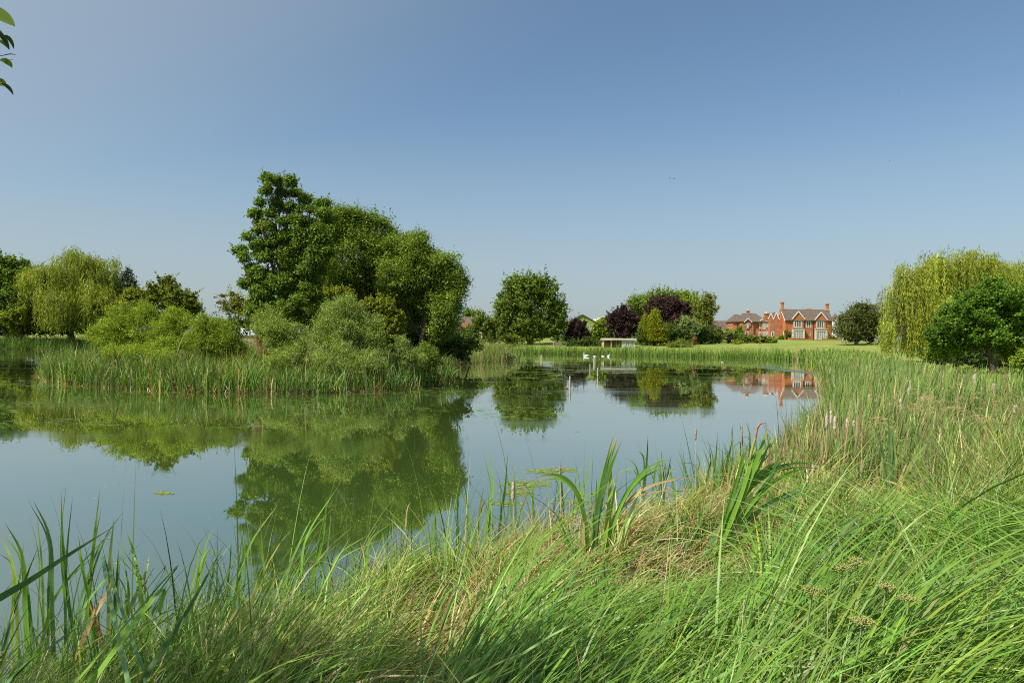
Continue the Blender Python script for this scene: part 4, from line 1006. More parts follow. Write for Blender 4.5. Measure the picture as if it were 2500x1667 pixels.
# ------------------------------------------------------------------ boxes and prisms for buildings
class MB:
    def __init__(s): s.V = []; s.F = []
    def add(s, V, F_):
        n = len(s.V); s.V += [tuple(map(float, v)) for v in V]; s.F += [[i + n for i in f] for f in F_]
        return s
    def box(s, x0, x1, y0, y1, z0, z1):
        return s.add([(x0, y0, z0), (x1, y0, z0), (x1, y1, z0), (x0, y1, z0), (x0, y0, z1), (x1, y0, z1), (x1, y1, z1), (x0, y1, z1)],
                     [[0, 3, 2, 1], [4, 5, 6, 7], [0, 1, 5, 4], [1, 2, 6, 5], [2, 3, 7, 6], [3, 0, 4, 7]])
    def prism_y(s, poly, y0, y1):
        """poly of (x,z) counter-clockwise seen from -y, extruded in y"""
        n = len(poly)
        V = [(x, y0, z) for x, z in poly] + [(x, y1, z) for x, z in poly]
        return s.add(V, [list(range(n)), list(range(2 * n - 1, n - 1, -1))] + [[i, n + i, n + (i + 1) % n, (i + 1) % n] for i in range(n)])
    def prism_x(s, poly, x0, x1):
        n = len(poly)
        V = [(x0, y, z) for y, z in poly] + [(x1, y, z) for y, z in poly]
        return s.add(V, [list(range(n))[::-1], list(range(n, 2 * n))] + [[i, (i + 1) % n, n + (i + 1) % n, n + i] for i in range(n)])
    def beam(s, a, b, th, dp):
        """a flat board from a to b in an xz plane, thickness th in the plane, depth dp to -y"""
        a = np.array(a, float); b = np.array(b, float)
        d = b - a; d /= np.linalg.norm(d)
        nrm = np.array([-d[2], 0, d[0]]) * th / 2
        o_ = np.array([0, -dp, 0])
        V = [a - nrm, b - nrm, b + nrm, a + nrm]
        V = V + [v + o_ for v in V]
        return s.add(V, [[0, 1, 2, 3], [7, 6, 5, 4], [0, 4, 5, 1], [1, 5, 6, 2], [2, 6, 7, 3], [3, 7, 4, 0]])
    def lathe(s, cx, cy, prof, sides=12):
        V = []
        for r_, z_ in prof:
            for k in range(sides):
                a = 2 * math.pi * k / sides
                V.append((cx + r_ * math.cos(a), cy + r_ * math.sin(a), z_))
        n = len(prof)
        F_ = [[i * sides + k, i * sides + (k + 1) % sides, (i + 1) * sides + (k + 1) % sides, (i + 1) * sides + k] for i in range(n - 1) for k in range(sides)]
        F_.append(list(range(sides))[::-1]); F_.append([(n - 1) * sides + k for k in range(sides)])
        return s.add(V, F_)
    def build(s, name, mat, parent, local=True):
        me = bpy.data.meshes.new(name)
        me.from_pydata(s.V, [], s.F)
        me.update()
        o = bpy.data.objects.new(name, me)
        COL.objects.link(o)
        me.materials.append(mat)
        if parent is not None: o.parent = parent
        return o

def window(parent, x0, x1, z0, z1, y, lights=2, rows=2, frame_w=0.07, glass=None, surround=None, sill=False, proud=0.0, name='window'):
    """window standing in a facade that faces -y at plane y"""
    f = MB()
    fw = frame_w
    yy = y - 0.03 - proud
    f.box(x0, x1, yy, y + 0.02, z0, z0 + fw); f.box(x0, x1, yy, y + 0.02, z1 - fw, z1)
    f.box(x0, x0 + fw, yy, y + 0.02, z0 + fw, z1 - fw); f.box(x1 - fw, x1, yy, y + 0.02, z0 + fw, z1 - fw)
    lw = (x1 - x0) / lights
    for i in range(1, lights):
        f.box(x0 + lw * i - fw * 0.7, x0 + lw * i + fw * 0.7, yy, y + 0.02, z0 + fw, z1 - fw)
    for j in range(1, rows):
        zc = z0 + (z1 - z0) * j / rows
        for i in range(lights):
            f.box(x0 + lw * i + fw * 0.7, x0 + lw * (i + 1) - fw * 0.7, yy + 0.008, y + 0.012, zc - fw * 0.3, zc + fw * 0.3)
    w_ = f.build(name, M_white, parent)
    MB().box(x0 + fw * 0.5, x1 - fw * 0.5, y - 0.012, y + 0.015, z0 + fw * 0.5, z1 - fw * 0.5).build('pane', glass or M_glass, w_)
    if surround:
        s_ = MB(); e_ = surround
        k = max(3, int((z1 - z0) / 0.3)); dz = (z1 - z0) / k
        for j in range(k):
            ex = e_ * (1.35 if j % 2 else 0.85)
            s_.box(x0 - ex, x0, y - 0.02, y + 0.03, z0 + j * dz, z0 + (j + 1) * dz)
            s_.box(x1, x1 + ex, y - 0.02, y + 0.03, z0 + j * dz, z0 + (j + 1) * dz)
        s_.box(x0 - e_ * 1.2, x1 + e_ * 1.2, y - 0.025, y + 0.03, z1, z1 + e_ * 1.1)
        s_.box(x0 - e_ * 1.3, x1 + e_ * 1.3, y - 0.07, y + 0.03, z0 - e_ * 0.7, z0)
        s_.build('sill', M_stone, w_)
    return w_

# ---- the big brick house: local metres, x to the right, front wall at y = 0
K = 0.01590
ho = at(1730 + 1335 / 7.127, 700 + 915 / 7.127, 189)
house = empty('brick_house', ho, 'large orange brick house with two white edged gables, bay windows and tall chimneys', 'house')
def hx(cx): return (cx - 1335) * K
def hz(cy, cx=1335): return (915 - cy) * K + (cx - 1335) * K * 0.0135
WX1 = hx(2145); EA = hz(570); RI = hz(392)
DP = 5.6
wl = MB()
wl.prism_x([(0, -0.6), (DP, -0.6), (DP, EA), (DP / 2, RI), (0, EA)], 0, WX1)
wall = wl.build('wall', M_brick, house)
gx = [(hx(1440), hx(1548), hx(1660), hz(430), hz(560)), (hx(1835), hx(1943), hx(2052), hz(437), hz(568))]
for (a, c, b, zt, zf) in gx:
    gw = MB()
    gw.prism_y([(a + 0.25, 0.0), (b - 0.25, 0.0), (b - 0.25, zf + 0.1), (c, zt - 0.15), (a + 0.25, zf + 0.1)], -0.22, 0.5)
    gw.build('gable_wall', M_brick, house)
rf = MB()
sl = (RI - EA) / (DP / 2)
rf.prism_x([(-0.35, EA - 0.35 * sl + 0.03), (DP / 2, RI + 0.03), (DP / 2, RI + 0.2), (-0.35, EA - 0.35 * sl + 0.18)], -0.25, WX1 + 0.2)
rf.prism_x([(DP / 2 + 0.002, RI + 0.03), (DP + 0.35, EA - 0.35 * sl + 0.03), (DP + 0.35, EA - 0.35 * sl + 0.18), (DP / 2 + 0.002, RI + 0.2)], -0.25, WX1 + 0.2)
for (a, c, b, zt, zf) in gx:   # small roofs running back from the gables
    back = (zt - EA) / sl + 0.2
    for s_ in (-1, 1):
        foot = a if s_ < 0 else b
        V = [(c, -0.38, zt), (foot, -0.38, zf), (foot, 0.3, zf + 0.0), (c, back, zt),
             (c, -0.38, zt + 0.14), (foot + s_ * 0.05, -0.38, zf + 0.14), (foot + s_ * 0.05, 0.3, zf + 0.14), (c, back, zt + 0.14)]
        f_ = [[0, 3, 2, 1], [4, 5, 6, 7], [0, 1, 5, 4], [1, 2, 6, 5], [2, 3, 7, 6], [3, 0, 4, 7]]
        rf.add(V, f_ if s_ < 0 else [q_[::-1] for q_ in f_])
roof = rf.build('roof', M_roof, house)
for (a, c, b, zt, zf) in gx:
    bb = MB()
    bb.beam((a - 0.05, -0.385, zf - 0.05), (c, -0.385, zt + 0.02), 0.24, 0.06)
    bb.beam((c, -0.387, zt + 0.02), (b + 0.05, -0.387, zf - 0.05), 0.24, 0.06)
    bb.build('bargeboard', M_white, house)
bb = MB()   # verge boards on the left gable end, in the yz plane
for (ya, za, yb, zb) in ((-0.36, EA - 0.36 * sl, DP / 2, RI), (DP / 2, RI, DP + 0.36, EA - 0.36 * sl)):
    bb.prism_x([(ya, za - 0.2), (yb, zb - 0.2), (yb, zb + 0.06), (ya, za + 0.06)], -0.31, -0.252)
bb.build('bargeboard', M_white, house)
window(house, hx(1482), hx(1600), hz(700), hz(590), -0.22, 3, 3, 0.07, surround=0.2)
window(house, hx(1697), hx(1770), hz(700), hz(600), 0.0, 2, 3, 0.07, surround=0.18)
window(house, hx(1877), hx(1990), hz(705), hz(600), -0.22, 3, 3, 0.07, surround=0.2)
for (a, b, zt, la, lb_) in ((hx(1440), hx(1646), hz(722), hx(1466), hx(1622)), (hx(1836), hx(2040), hz(728), hx(1864), hx(2012))):
    bay = MB()
    y0 = -1.0
    bay.box(a, b, y0, -0.222, 0, 0.12)
    bay.box(a, la, y0, -0.222, 0.12, zt - 0.65); bay.box(lb_, b, y0, -0.222, 0.12, zt - 0.65)
    bay.box(a, b, y0, -0.222, zt - 0.65, zt - 0.12)
    bay.box(a - 0.1, b + 0.1, y0 - 0.1, -0.222, zt - 0.12, zt + 0.04)
    bo = bay.build('bay_window', M_stone, house)
    window(bo, la, lb_, 0.12, zt - 0.65, y0 + 0.12, 4, 1, 0.06, glass=M_curtain, name='french_window')
for cx in (1668, 1818): MB().box(hx(cx) - 0.05, hx(cx) + 0.05, -0.14, -0.02, 0, hz(575)).build('drainpipe', M_dark, house)
for (a, b) in ((0.0, gx[0][0]), (gx[0][2], gx[1][0]), (gx[1][2], WX1 + .1)):
    MB().box(a, b, -0.46, -0.36, EA - 0.32, EA - 0.22).build('gutter', M_dark, house)
def chimney(parent, cx, cy, zb, zsh, zt, w_, cap, fancy=True, pots=0, potm=None):
    c = MB()
    c.box(cx - w_ * 0.62, cx + w_ * 0.62, cy - w_ * 0.62, cy + w_ * 0.62, zb, zsh)
    base = c.build('chimney', M_brick, parent)
    if fancy:
        MB().box(cx - w_ * 0.7, cx + w_ * 0.7, cy - w_ * 0.7, cy + w_ * 0.7, zsh, zsh + 0.12).build('stone_band', M_stone, base)
        MB().lathe(cx, cy, [(w_ * 0.5, zsh + 0.12), (w_ * 0.5, zt - 0.62), (w_ * 0.56, zt - 0.6), (w_ * 0.54, zt - 0.52), (w_ * 0.66, zt - 0.4), (w_ * 0.72, zt - 0.22), (w_ * 0.66, zt - 0.08), (w_ * 0.4, zt)], 8).build('chimney_shaft', M_brick, base)
    else:
        MB().box(cx - w_ * 0.8, cx + w_ * 0.8, cy - w_ * 0.8, cy + w_ * 0.8, zsh, zsh + 0.25).build('cap', M_brick, base)
    for i in range(pots):
        px_ = cx + (i - (pots - 1) / 2) * 0.4
        MB().lathe(px_, cy, [(0.17, zsh + 0.25), (0.13, zsh + 0.6), (0.17, zsh + 0.75), (0.12, zsh + 0.8)], 8).build('chimney_pot', potm or M_terracotta, base)
    return base
chimney(house, hx(1335) + 0.1, DP / 2, 5.0, hz(378), hz(252), 0.85, 1)
chimney(house, hx(2128) + 0.12, DP / 2, 6.0, hz(392), hz(268), 0.85, 1)
MB().box(hx(1335) - 0.35, hx(1335) - 0.003, DP / 2 - 0.65, DP / 2 + 0.65, -0.5, 7.3).build('chimney_breast', M_brick, house)
chimney(house, hx(1822), DP / 2 + 0.5, RI - 0.8, RI + 0.12, RI, 0.75, 1, False)
MB().lathe(hx(1710), DP / 2 + 0.3, [(0.12, RI), (0.1, RI + 0.5), (0.14, RI + 0.55)], 8).build('chimney_pot', M_terracotta, house)
sw_ = MB(); sw_.box(-0.05, -0.012, 0.9, 1.5, 0.8, 2.2); sw_.build('side_window', M_white, house)

# ---- middle range: stair block with its stone window tower and paired gables
mid = MB()
mx0, mx1, my0 = hx(1113), hx(1215), 2.2
kk = (189 + my0) / 189.0
mid.box(mx0, mx1 + 3.2, my0, my0 + 6, -0.6, hz(568))
mb_ = mid.build('rear_range', M_brick2, house)
mid = MB(); mid.box(hx(1000), mx0 - 0.003, my0 + 1.2, my0 + 7.2, -0.6, hz(572)); mid.build('stair_tower', M_brick2, house)
tw_ = MB()
for (a, b, z0_, z1_) in ((1020, 1062, 735, 625), (1072, 1106, 700, 592), (1025, 1060, 880, 785), (1066, 1108, 885, 780)):
    pass
for (a, b, z0_, z1_, ll) in ((1022, 1062, 738, 628, 2), (1072, 1106, 702, 592, 1), (1024, 1060, 882, 785, 2), (1068, 1106, 888, 780, 2)):
    window(house, hx(a), hx(b), hz(z0_), hz(z1_), my0 + 1.2, ll, 2, 0.06, glass=M_curtain, surround=0.1)
window(house, hx(1148), hx(1186), hz(862), hz(790), my0, 1, 2, 0.08, surround=0.14)
for (a, c, b, zt) in ((hx(1098), hx(1150), hx(1200), hz(455)), (hx(1192), hx(1245), hx(1298), hz(445))):
    zf = hz(566); gg = MB(); gr = MB(); gbb = MB()
    gg.prism_y([(a + .1, zf + 0.003), (b - .1, zf + 0.003), (c, zt - .12)], my0 + 0.8, my0 + 5)
    gbb.beam((a, my0 + 0.76, zf), (c, my0 + 0.76, zt), 0.2, 0.06); gbb.beam((c, my0 + 0.757, zt), (b, my0 + 0.757, zf), 0.2, 0.06)
    for s_ in (-1, 1):
        foot = a if s_ < 0 else b
        gr.add([(c, my0 + .78, zt), (foot, my0 + .78, zf), (foot, my0 + 5.2, zf), (c, my0 + 5.2, zt), (c, my0 + .78, zt + .1), (foot, my0 + .78, zf + .1), (foot, my0 + 5.2, zf + .1), (c, my0 + 5.2, zt + .1)],
               [[0, 3, 2, 1], [4, 5, 6, 7], [0, 1, 5, 4], [1, 2, 6, 5], [2, 3, 7, 6], [3, 0, 4, 7]] if s_ < 0 else [q_[::-1] for q_ in [[0, 3, 2, 1], [4, 5, 6, 7], [0, 1, 5, 4], [1, 2, 6, 5], [2, 3, 7, 6], [3, 0, 4, 7]]])
    gg.build('rear_gable', M_brick2, house); gbb.build('bargeboard', M_white, house); gr.build('rear_roof', M_roof2, house)
c = chimney(house, hx(1094), my0 + 2.2, hz(600), hz(470), 0, 0.62, 1, False, 2, M_cream)

# ---- hipped roof wing, a house of its own joined to the left
wo_ = at(1730 + 1000 / 7.127, 700 + 890 / 7.127, 193)
KW = 193 / F / 7.127
wing = empty('brick_house', wo_, 'red brick house with a hipped slate roof left of the tall chimneyed house', 'house')
def wx(cx): return (cx - 1000) * KW
def wz(cy): return (890 - cy) * KW
fa, fb, fc = wx(585), wx(768), wx(996)
zE = wz(612)
mw = MB()
mw.box(fa, fb - 0.003, -0.5, 7.0, -0.8, zE); mw.box(fb, fc, 0.0, 7.0, -0.8, zE - 0.003)
mw.box(wx(470), fa - 0.003, 2.6, 9.0, -0.8, zE - 0.002)
mw.build('wall', M_brick2, wing)
rr_ = MB()
x0, x1 = fa - 0.35, fc + 0.35
y0, y1 = -0.85, 7.3
rx0, rx1, zr = wx(655), wx(875), wz(455)
V = [(x0, y0, zE), (x1, y0, zE), (x1, y1, zE), (x0, y1, zE), (rx0, 3.2, zr), (rx1, 3.2, zr)]
rr_.add(V, [[0, 1, 5, 4], [1, 2, 5], [2, 3, 4, 5], [3, 0, 4], [3, 2, 1, 0]])
x0, x1 = wx(470) - 0.35, fa + 1.2
V = [(x0, 2.2, zE + .004), (x1, 2.2, zE + .004), (x1, 9.4, zE + .004), (x0, 9.4, zE + .004), (wx(560), 5.8, wz(470)), (wx(640), 5.8, wz(470))]
rr_.add(V, [[0, 1, 5, 4], [1, 2, 5], [2, 3, 4, 5], [3, 0, 4], [3, 2, 1, 0]])
for (a, c, b, zt, yf) in ((wx(592), wx(665), wx(735), wz(555), -0.5), (wx(848), wx(920), wx(992), wz(562), 0.0)):
    zf = wz(622)
    for s_ in (-1, 1):
        foot = a if s_ < 0 else b
        f_ = [[0, 3, 2, 1], [4, 5, 6, 7], [0, 1, 5, 4], [1, 2, 6, 5], [2, 3, 7, 6], [3, 0, 4, 7]]
        rr_.add([(c, yf - .4, zt), (foot, yf - .4, zf), (foot, yf + .6, zf), (c, yf + 2.0, zt), (c, yf - .4, zt + .12), (foot, yf - .4, zf + .12), (foot, yf + .6, zf + .12), (c, yf + 2.0, zt + .12)], f_ if s_ < 0 else [q_[::-1] for q_ in f_])
rr_.build('roof', M_roof, wing)
for (a, c, b, zt, yf) in ((wx(592), wx(665), wx(735), wz(555), -0.5), (wx(848), wx(920), wx(992), wz(562), 0.0)):
    zf = wz(622); gwl = MB(); gbb = MB()
    gwl.prism_y([(a + .25, wz(700)), (b - .25, wz(700)), (b - .25, zf + .1), (c, zt - .1), (a + .25, zf + .1)], yf - 0.2, yf + 0.6)
    gbb.beam((a, yf - 0.41, zf - .05), (c, yf - 0.41, zt), 0.2, 0.06); gbb.beam((c, yf - 0.413, zt), (b, yf - 0.413, zf - .05), 0.2, 0.06)
    gwl.build('gable_wall', M_brick2, wing); gbb.build('bargeboard', M_white, wing)
window(wing, wx(632), wx(682), wz(728), wz(650), -0.705, 2, 2, 0.09)
window(wing, wx(632), wx(682), wz(852), wz(790), -0.5, 2, 2, 0.09)
window(wing, wx(880), wx(945), wz(728), wz(648), -0.205, 2, 2, 0.08, glass=M_curtain, surround=0.15)
window(wing, wx(880), wx(945), wz(868), wz(792), 0.0, 2, 2, 0.08, glass=M_curtain, surround=0.16)
chimney(wing, wx(748), 3.2, wz(520), wz(425), 0, 0.55, 1, False, 1, M_cream)
MB().box(wx(545) - .05, wx(545) + .05, 2.5, 2.6, 0, zE).build('drainpipe', M_dark, wing)

# ---- brown tiled outbuilding left of the wing
D_ = 200
ob = at(1745, 838, D_)
ob[2] = H(ob[0], D_) - 0.1
outb = empty('outbuilding', ob, 'low outbuilding with a big brown tiled roof left of the hipped house', 'building')
ks = D_ / F
def ox(px): return (px - 1745) * ks
def oz(py): return at(1765, py, D_)[2] - ob[2]
x1 = ox(1790)
MB().box(ox(1742), x1, 0, 8, -0.3, oz(812)).build('wall', M_brick2, outb)
MB().add([(ox(1738), -0.3, oz(812)), (x1 + 1, -0.3, oz(812)), (x1 + 1, 4.2, oz(782)), (ox(1738), 4.2, oz(782)), (ox(1738), 8.4, oz(812)), (x1 + 1, 8.4, oz(812))], [[0, 1, 2, 3], [3, 2, 5, 4], [0, 3, 4], [1, 5, 2]]).build('roof', M_roof2, outb)
lw_ = MB(); lw_.prism_y([(ox(1764), oz(812)), (ox(1786), oz(812)), (ox(1786), oz(790))], -0.9, -0.32); lw_.build('dark_gable', M_dark, outb)
bw = MB(); bw.beam((ox(1764), -0.905, oz(812)), (ox(1786), -0.905, oz(790)), 0.12, 0.05); bw.build('bargeboard', M_white, outb)

# ---- terrace wall in front of the big house
def tw(cx): return hx(cx)
terr = empty('garden_wall', (ho[0], ho[1] - 6.5, ho[2] - 0.65), 'low orange brick terrace wall with square piers in front of the big house', 'wall')
kq = (189 - 6.5) / 189

def tx(cx): return ((1730 + cx / 7.127 - 1250) / F) * (189 - 6.5) - ho[0]
zt_ = 0.95
for (a, b) in ((1440, 1752), (1995, 2290)):
    MB().box(tx(a), tx(b), -0.15, 0.15, -0.6, zt_ - 0.12).build('wall_panel', M_brick, terr)
for cx in (1402, 1440, 1762, 1990, 2305):
    MB().box(tx(cx) - 0.28, tx(cx) + 0.28, -0.28, 0.28, -0.6, zt_ + 0.05).build('pier', M_brick, terr)
for (a, b) in ((1440, 1752), (1995, 2290)):
    MB().box(tx(a) + 0.28, tx(b) - 0.28, -0.2, 0.2, zt_ - 0.12, zt_ - 0.03).build('coping', M_terracotta, terr)
# patio parasol, closed
pa = at(1979, 830, 185); pz = H(pa[0], 185)
par = empty('patio_parasol', (pa[0], 185, pz), 'closed pale grey parasol between the two bay windows', 'parasol')
MB().lathe(0, 0, [(0.03, 0), (0.03, 2.4)], 8).build('pole', M_dark, par)
MB().lathe(0, 0, [(0.06, 1.0), (0.2, 1.1), (0.14, 1.8), (0.04, 2.5)], 10).build('canopy', plain('grey_cloth', (0.25, 0.23, 0.23), 0.8), par)
def patio_table(px, D, lb):
    a = at(px, 830, D); z = H(a[0], D)
    e = empty('patio_table', (a[0], D, z), lb, 'table', 'patio tables on the terrace')
    MB().lathe(0, 0, [(0.6, 0.92), (0.6, 0.97)], 16).build('table_top', plain('pale_metal', (0.5, 0.52, 0.55), 0.4), e)
    MB().lathe(0, 0, [(0.28, 0), (0.05, 0.08), (0.05, 0.92)], 8).build('leg', M_dark, e)
patio_table(1951, 184.5, 'pale round patio table before the left bay window')
patio_table(2008, 184.5, 'pale round patio table before the right bay window')
# stone urn pillar in the border
ur = at(1839, 826, 175)
MBu = MB().lathe(0, 0, [(0.3, -0.2), (0.3, 0.1), (0.2, 0.2), (0.22, 1.3), (0.32, 1.4), (0.35, 1.55), (0.25, 1.62)], 10)
ue = MBu.build('stone_pedestal', noise_mat('pink_stone', (0.40, 0.26, 0.2), (0.5, 0.36, 0.28), 3), None)
ue.location = (ur[0], 175, H(ur[0], 175)); tag(ue, 'pinkish stone pedestal standing in the garden border', 'pedestal')
# church spire beyond the holm oak
sp_ = at(2038, 800, 330)
spire = empty('church_spire', (sp_[0], 330, H(sp_[0], 330)), 'thin pale church spire just showing right of the big house roof', 'spire')
zz_ = at(2038, 776, 330)[2] - spire.location.z; zt2 = at(2038, 764, 330)[2] - spire.location.z
MB().box(-1.6, 1.6, -1.6, 1.6, -1, zz_).build('tower', M_white, spire)
MB().lathe(0, 0, [(1.7, zz_ + 0.003), (0.02, zt2)], 8).build('steeple', M_roof, spire)
# white picket fence under the dusky tree
pf = at(2055, 832, 178)
fence = empty('picket_fence', (pf[0], 178, H(pf[0], 178)), 'short run of white picket fence beneath the dusky olive tree', 'fence')
fm = MB()
for i in range(34):
    x_ = i * 0.2; fm.box(x_, x_ + 0.09, -0.012, 0.012, 0.05, 1.55)
fm.build('pickets', M_white, fence)
MB().box(-0.1, 6.9, 0.014, 0.05, 0.4, 0.5).box(-0.1, 6.9, 0.014, 0.05, 1.1, 1.2).build('rail', M_white, fence)

# ---- cream cabin on the far shore
Dc = 151
cb0 = at(1473, 850, Dc); zc = H(cb0[0], Dc)
cab = empty('cabin', (cb0[0], Dc, zc), 'long low cream cabin with an open porch behind the far reeds', 'cabin')
kc = Dc / F
def cxx(px): return (px - 1473) * kc
Hc = at(1500, 828, Dc)[2] - zc
M_int = plain('cream_boards', (0.62, 0.50, 0.28), 0.7)
MB().box(cxx(1518), cxx(1550), 0, 3.6, 0, Hc - 0.25).build('wall', M_sage, cab)
MB().box(cxx(1474), cxx(1518) - 0.003, 3.5, 3.6, 0, Hc - 0.25).box(cxx(1474), cxx(1474) + 0.08, 0.15, 3.497, 0, Hc - 0.25).build('porch_wall', M_int, cab)
MB().box(cxx(1472), cxx(1551), -0.1, 3.6, -0.2, 0.08).build('porch_floor', M_wood, cab)
MB().box(cxx(1473), cxx(1473) + 0.14, -0.05, 0.09, 0.082, Hc - 0.25).build('post', M_cream, cab)
MB().box(cxx(1491), cxx(1491) + 0.16, -0.05, 0.09, 0.082, Hc - 0.25).build('post', M_cream, cab)
MB().prism_x([(-0.35, Hc - 0.24), (3.9, Hc - 0.24), (3.9, Hc - 0.1), (1.8, Hc + 0.22), (-0.35, Hc - 0.08)], cxx(1472) - 0.2, cxx(1552) + 0.2).build('roof', noise_mat('felt_roof', (0.26, 0.25, 0.2), (0.36, 0.34, 0.27), 2), cab)
MB().prism_y([(cxx(1472) - .1, Hc - 0.235), (cxx(1491) + .2, Hc - 0.235), (cxx(1481), Hc + 0.12)], -0.42, -0.352).build('porch_gable', M_cream, cab)
for (a, b) in ((1527.5, 1529.5), (1532, 1534.5), (1541.5, 1544)):
    w_ = MB().box(cxx(a) - .06, cxx(b) + .06, -0.03, -0.003, 0.5, Hc - 0.45).build('window', M_white, cab)
    MB().box(cxx(a), cxx(b), -0.036, -0.031, 0.56, Hc - 0.5).build('pane', M_glass, w_)
ch = empty('porch_chair', (cb0[0] + cxx(1486), Dc + 1.2, zc + 0.08), 'orange chair in the open porch of the cream cabin', 'chair')
M_or = plain('orange_plastic', (0.6, 0.16, 0.04), 0.5)
MB().box(-0.25, 0.25, -0.25, 0.25, 0.40, 0.46).build('seat', M_or, ch)
MB().box(-0.25, 0.25, 0.2, 0.25, 0.462, 0.95).build('backrest', M_or, ch)
for sx in (-.22, .18):
    for sy in (-.22, .18): MB().box(sx, sx + .04, sy, sy + .04, 0, 0.398).build('leg', M_or, ch)

# ---- wooden panel and post beside the round tree
fp = at(1350, 846, 156); zf_ = H(fp[0], 156)
pan = empty('fence_panel', (fp[0], 156, zf_), 'weathered wooden screen with a pale post beside the round tree', 'fence')
hp = at(1350, 835.5, 156)[2] - zf_
MB().box(0, 0.22, -0.11, 0.11, -0.2, hp + 0.15).build('post', M_wood, pan)
pm = MB()
for i in range(14): pm.box(0.26 + i * 0.13, 0.26 + i * 0.13 + 0.115, -0.02, 0.02, 0, hp - 0.04 * (i % 3 == 1))
pm.build('panel', noise_mat('grey_boards', (0.16, 0.12, 0.09), (0.26, 0.2, 0.15), 3), pan)

# ---- green barns
Db = 240
b0 = at(1421, 838, Db); zb_ = H(b0[0], Db)
barn = empty('barn', (b0[0], Db, zb_), 'tall green sheeted barn with a pointed gable above the purple tree', 'barn')
kb = Db / F
def bx2(px): return (px - 1421) * kb
def bz2(py): return at(1421, py, Db)[2] - zb_
pts = [(bx2(1385), 0), (bx2(1453), 0), (bx2(1453), bz2(786)), (bx2(1421), bz2(769.5)), (bx2(1385), bz2(789))]
MB().prism_y(pts, 0, 26).build('wall', M_greenmetal, barn)
rb_ = MB()
for (a, b) in (((bx2(1383), bz2(789.8)), (bx2(1421), bz2(769))), ((bx2(1421), bz2(769)), (bx2(1454.5), bz2(786.6)))):
    rb_.prism_y([(a[0], a[1] + .02), (b[0], b[1] + .02), (b[0], b[1] + 0.28), (a[0], a[1] + 0.28)], -0.4, 26.3)
rb_.build('roof', M_roof, barn)
MB().box(bx2(1437), bx2(1447), -0.06, -0.003, 0, bz2(797)).build('door', plain('grey_door', (0.42, 0.42, 0.38)), barn)
barn2 = empty('barn', (b0[0] + bx2(1478), Db + 3, zb_), 'round roofed green barn next to the pointed one', 'barn')
ww = 25 * kb; zh = bz2(791); zt3 = bz2(773)
arc = [(-ww + 2 * ww * i / 16, zh + (zt3 - zh) * math.sin(math.pi * (0.04 + 0.92 * i / 16)) ** 0.8) for i in range(17)]
MB().prism_y([(-ww, 0), (ww, 0)] + arc[::-1], 0, 22).build('wall', M_greenmetal, barn2)
ar = MB()
for i in range(16):
    ar.prism_y([(arc[i][0], arc[i][1] + .02), (arc[i + 1][0], arc[i + 1][1] + .02), (arc[i + 1][0], arc[i + 1][1] + 0.22), (arc[i][0], arc[i][1] + 0.22)], -1.0, 22.3)
ar.build('roof', M_barrelroof, barn2)
# dark roof in between
b3 = empty('outbuilding', (b0[0] + bx2(1450), Db + 40, zb_), 'dark slate roof showing between the two green barns', 'building')
MB().box(-5, 7, 0, 10, 0, bz2(776)).build('wall', M_brick2, b3)
MB().prism_x([(-0.4, bz2(778)), (10.4, bz2(778)), (5, bz2(770))], -5.3, 7.3).build('roof', M_roof, b3)
# ---- red brick cottage at the left
c0 = at(1140, 840, 175); zc0 = H(c0[0], 175)
cot = empty('brick_cottage', (c0[0], 175, zc0), 'red brick cottage half hidden by trees right of the island', 'house')
kk_ = 175 / F
def kx(px): return (px - 1140) * kk_
def kz(py): return at(1140, py, 175)[2] - zc0
MB().prism_x([(0, -.4), (6, -.4), (6, kz(795)), (3, kz(774)), (0, kz(795))], kx(1122), kx(1190)).build('wall', M_brick2, cot)
MB().prism_x([(-.3, kz(797)), (3, kz(774)), (3, kz(774) + .15), (-.3, kz(797) + .15)], kx(1120), kx(1192)).prism_x([(3.002, kz(774)), (6.3, kz(797)), (6.3, kz(797) + .15), (3.002, kz(774) + .15)], kx(1120), kx(1192)).build('roof', M_roof, cot)
MB().prism_y([(kx(1126), kz(800)), (kx(1143), kz(800)), (kx(1143), kz(790)), (kx(1138), kz(785)), (kx(1126), kz(792))], -0.5, 1.5).build('gable_wall', M_brick2, cot)
window(cot, kx(1171), kx(1184), kz(823), kz(811), -0.0, 3, 1, 0.12)
# ---- solar / glass panelled roof low behind the island
s0 = at(606, 822, 100)
gh = empty('greenhouse', (s0[0], 100, 0.9), 'low pale blue panelled roof glimpsed behind the island bushes', 'greenhouse')
gk = 100 / F
M_pan, t, out = new_mat('pale_panels')
br = N(t, 'ShaderNodeTexBrick'); tc = N(t, 'ShaderNodeTexCoord')
br.inputs['Color1'].default_value = (0.42, 0.48, 0.62, 1); br.inputs['Color2'].default_value = (0.5, 0.55, 0.68, 1); br.inputs['Mortar'].default_value = (0.75, 0.78, 0.82, 1)
br.inputs['Scale'].default_value = 1.0; br.inputs['Brick Width'].default_value = 0.9; br.inputs['Row Height'].default_value = 0.5; br.inputs['Mortar Size'].default_value = 0.04; br.offset = 0
t.links.new(tc.outputs['Object'], br.inputs[0])
pp = N(t, 'ShaderNodeBsdfPrincipled'); pp.inputs['Roughness'].default_value = 0.25
t.links.new(br.outputs[0], pp.inputs['Base Color']); t.links.new(pp.outputs[0], out.inputs[0])
za = at(600, 819, 100)[2] - 0.9; zb2 = at(600, 803, 100)[2] - 0.9
MB().box(-1.6, 1.6, 0.1, 2.2, 0, za).build('wall', M_wood, gh)
MB().prism_x([(-0.1, za + .003), (2.3, zb2), (2.3, zb2 + .1), (-0.1, za + .1)], -2.2, 2.0).build('panel_roof', M_pan, gh)

